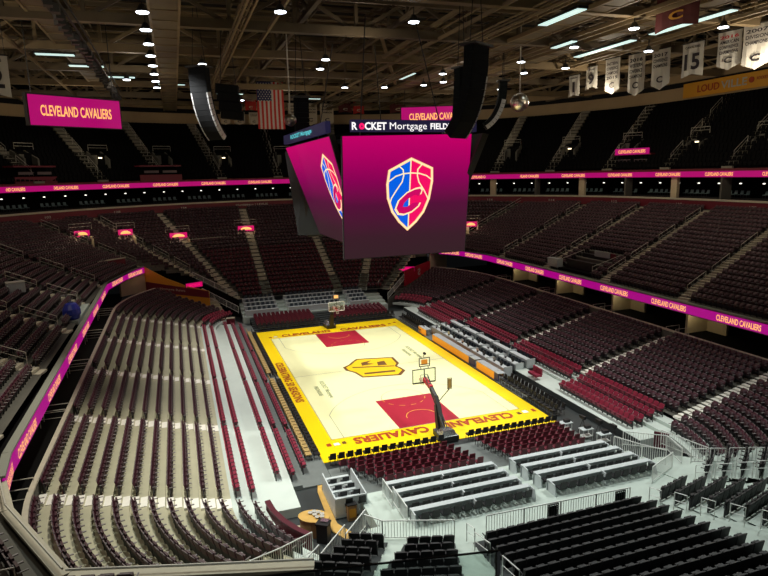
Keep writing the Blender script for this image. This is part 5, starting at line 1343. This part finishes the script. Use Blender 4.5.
# national flag
t = thing('striped_flag', 'large flag of red and white stripes with a blue starred field', 'flag', (-2.5, 38, 31.9)); W_, H_ = 3.9, 6.6
for j in range(13):
    b = MB(); x0, x1 = -W_/2+W_*j/13, -W_/2+W_*(j+1)/13
    for k in range(6):
        za, zb = -H_*k/6, -H_*(k+1)/6; ya, yb = .08*math.sin(k+j*.5), .08*math.sin(k+1+j*.5)
        b.hexa([(x0, yb, zb), (x1, yb, zb), (x1, yb+.03, zb), (x0, yb+.03, zb), (x0, ya, za), (x1, ya, za), (x1, ya+.03, za), (x0, ya+.03, za)], 'cloth_red' if (12-j) % 2 == 0 else 'cloth_white')
    obj('stripe', b, t)
obj('blue_field', MB().box((-W_/2+W_*3.5/13, -.14, -H_*.2), (W_*7/13, .05, H_*.4), 'cloth_navy'), t)
b = MB()
for r_ in range(9):
    for c_ in range(6 if r_ % 2 == 0 else 5):
        b.box((-W_/2+.22+.4*c_+(.2 if r_ % 2 else 0), -.18, -.22-.3*r_), (.13, .02, .13), 'cloth_white', ry=PI/4)
obj('stars', b, t); obj('pole', MB().box((0, 0, .08), (W_*1.05, .12, .12), 'dark_steel').tube([(-2, 0, .1), (-2, 0, 1.4)], .03, 'dark_steel', 4).tube([(2, 0, .1), (2, 0, 1.4)], .03, 'dark_steel', 4), t)
# orange letter panel on the right upper fascia
def panel_on(x, y0, y1, z0, z1, m, off=0):
    return MB().hexa([(x, y1, z0), (x, y0, z0), (x+.2, y0, z0), (x+.2, y1, z0), (x, y1, z1), (x, y0, z1), (x+.2, y0, z1), (x+.2, y1, z1)], m)
t = thing('fascia_sign', 'orange wall sign with dark and white capital letters on the right upper fascia', 'sign', (0, 0, 0))
obj('board', panel_on(54.6, 3.0, 18.8, 28.3, 30.3, 'orange_panel'), t)
lettering('LOUD', 'letter_wine', 3.7, 1.0, (54.5, 14.3, 29.3), (0, -1, 0), (0, 0, 1), t); lettering('VILLE', 'cloth_white', 4.0, 1.0, (54.5, 10.2, 29.3), (0, -1, 0), (0, 0, 1), t)
lettering('ROCKET Mortgage', 'letter_wine', 3.2, .5, (54.5, 5.2, 29.35), (0, -1, 0), (0, 0, 1), t); obj('round_mark', MB().lathe([(0, 0), (.38, 0), (.38, .1), (0, .1)], 'letter_wine', 12), t)
o = [c for c in t.children if c.name.startswith('round_mark')][0]; o.rotation_euler = (0, -PI/2, 0); o.location = (54.6, 7.6, 29.35)

# glass rail right in front of the camera's place
t = thing('glass_railing', 'clear glass balustrade with thin black cap rail at the bottom of the picture', 'railing', (0, 0, 0))
g0, g1 = Vector((-17.12, -51.59, 17.335)), Vector((-15.77, -51.83, 17.335)); g0.z = 17.35
obj('cap_rail', MB().beam(g0, g1, .006, .0045, 'padding_black'), t)
obj('glass_panel', MB().hexa([g0+Vector((0, -.006, -.9)), g1+Vector((0, -.006, -.9)), g1+Vector((0, .006, -.9)), g0+Vector((0, .006, -.9)), g0+Vector((0, -.006, 0)), g1+Vector((0, -.006, 0)), g1+Vector((0, .006, 0)), g0+Vector((0, .006, 0))], 'tint_glass'), t)
obj('end_post', MB().beam(g1, g1+Vector((0, 0, -.9)), .012, .012, 'chrome'), t)

# ------------------------------------------------------------------ seats into the scene
emit('stadium_seat', 300, 300, 'maroon folding seats filling the lower and middle tiers beyond the nearest rows')
emit('black_stadium_seat', 300, 300, 'black folding seats at the back and edge of the near end blocks')
emit('red_platform_seat', 300, 60, 'bright red seats farther along both sides of the court')
emit('floor_chair', 300, 120, 'wine padded chairs in the last rows behind the far baseline', 'chair')
emit('bar_table_chair', 300, 40, 'dark chairs at the far tables', 'chair')
emit('courtside_chair', 300, 0, 'chairs along the court edges', 'chair')
emit('press_chair', 300, 0, 'chairs of the press rows', 'chair')
emit('suite_chair', 300, 0, 'chairs on the suite balcony', 'chair')

# ------------------------------------------------------------------ light
w = bpy.data.worlds.new('world'); SC.world = w; w.use_nodes = True
w.node_tree.nodes['Background'].inputs[0].default_value = (.9, .95, 1., 1); w.node_tree.nodes['Background'].inputs[1].default_value = .02
def spot(x, y, z, tx, ty, tz, power, size, blend, col=(1, .98, .94), rad=.5):
    l = bpy.data.lights.new('arena_spot', 'SPOT'); l.energy = power; l.spot_size = R(size); l.spot_blend = blend; l.color = col; l.shadow_soft_size = rad
    o = bpy.data.objects.new('arena_spot', l); COL.objects.link(o); o.location = (x, y, z)
    o.rotation_euler = (Vector((tx, ty, tz))-Vector((x, y, z))).to_track_quat('-Z', 'Y').to_euler()
for sx in (-1, 1):
    for y in (-22, -8, 6, 20):
        spot(sx*17.8, y, 29.2, sx*3, y*(.72 if y < 15 else .6), 0, 11500 if y < 15 else 9500, 78 if y < 15 else 66, .9)
    spot(sx*17.8, -30, 29.2, sx*7, -28, 0, 10500, 84, .9, (.93, 1, .97))
spot(0, -22, 29, 0, -29, 0, 8000, 80, .9, (.93, 1, .97))
spot(-17.8, -14, 29, -20, -23, 3, 17000, 74, .9, (1, .95, .82))
spot(-17.8, 8, 29, -19, 8, 2, 6000, 70, .9, (1, .95, .82))
for x, y, ty in ((-17.8, -4, -9), (17.8, -4, -9), (-17.8, 4, 9), (17.8, 4, 9)): spot(x, y, 29.2, 0, ty, 0, 9000, 34, .5)
# weak points added without fixtures, filling the tiers and the roof steel
def point(x, y, z, p, col=(1, .86, .66), r=.6):
    l = bpy.data.lights.new('warm_point', 'POINT'); l.energy = p; l.color = col; l.shadow_soft_size = r
    o = bpy.data.objects.new('warm_point', l); COL.objects.link(o); o.location = (x, y, z)
for x, y, p in ((-37, 2, 1500), (33, 10, 1500), (0, 30, 250), (-28, 38, 450), (28, 38, 500), (33, -12, 1600), (-32, -20, 1700)):
    point(x, y, 26.5, p)
for x, y in ((0, 0), (-20, 20), (20, 20), (20, -10), (0, 40)):
    point(x, y, 28.8, 250)
for x, y, z, p in point_lamps: point(x, y, z, p, (1, .8, .55), .1)
for sx in (-1, 1):
    for a in AIS: point(sx*27.2, a, 5.4, 30, (1, .8, .5), .15)
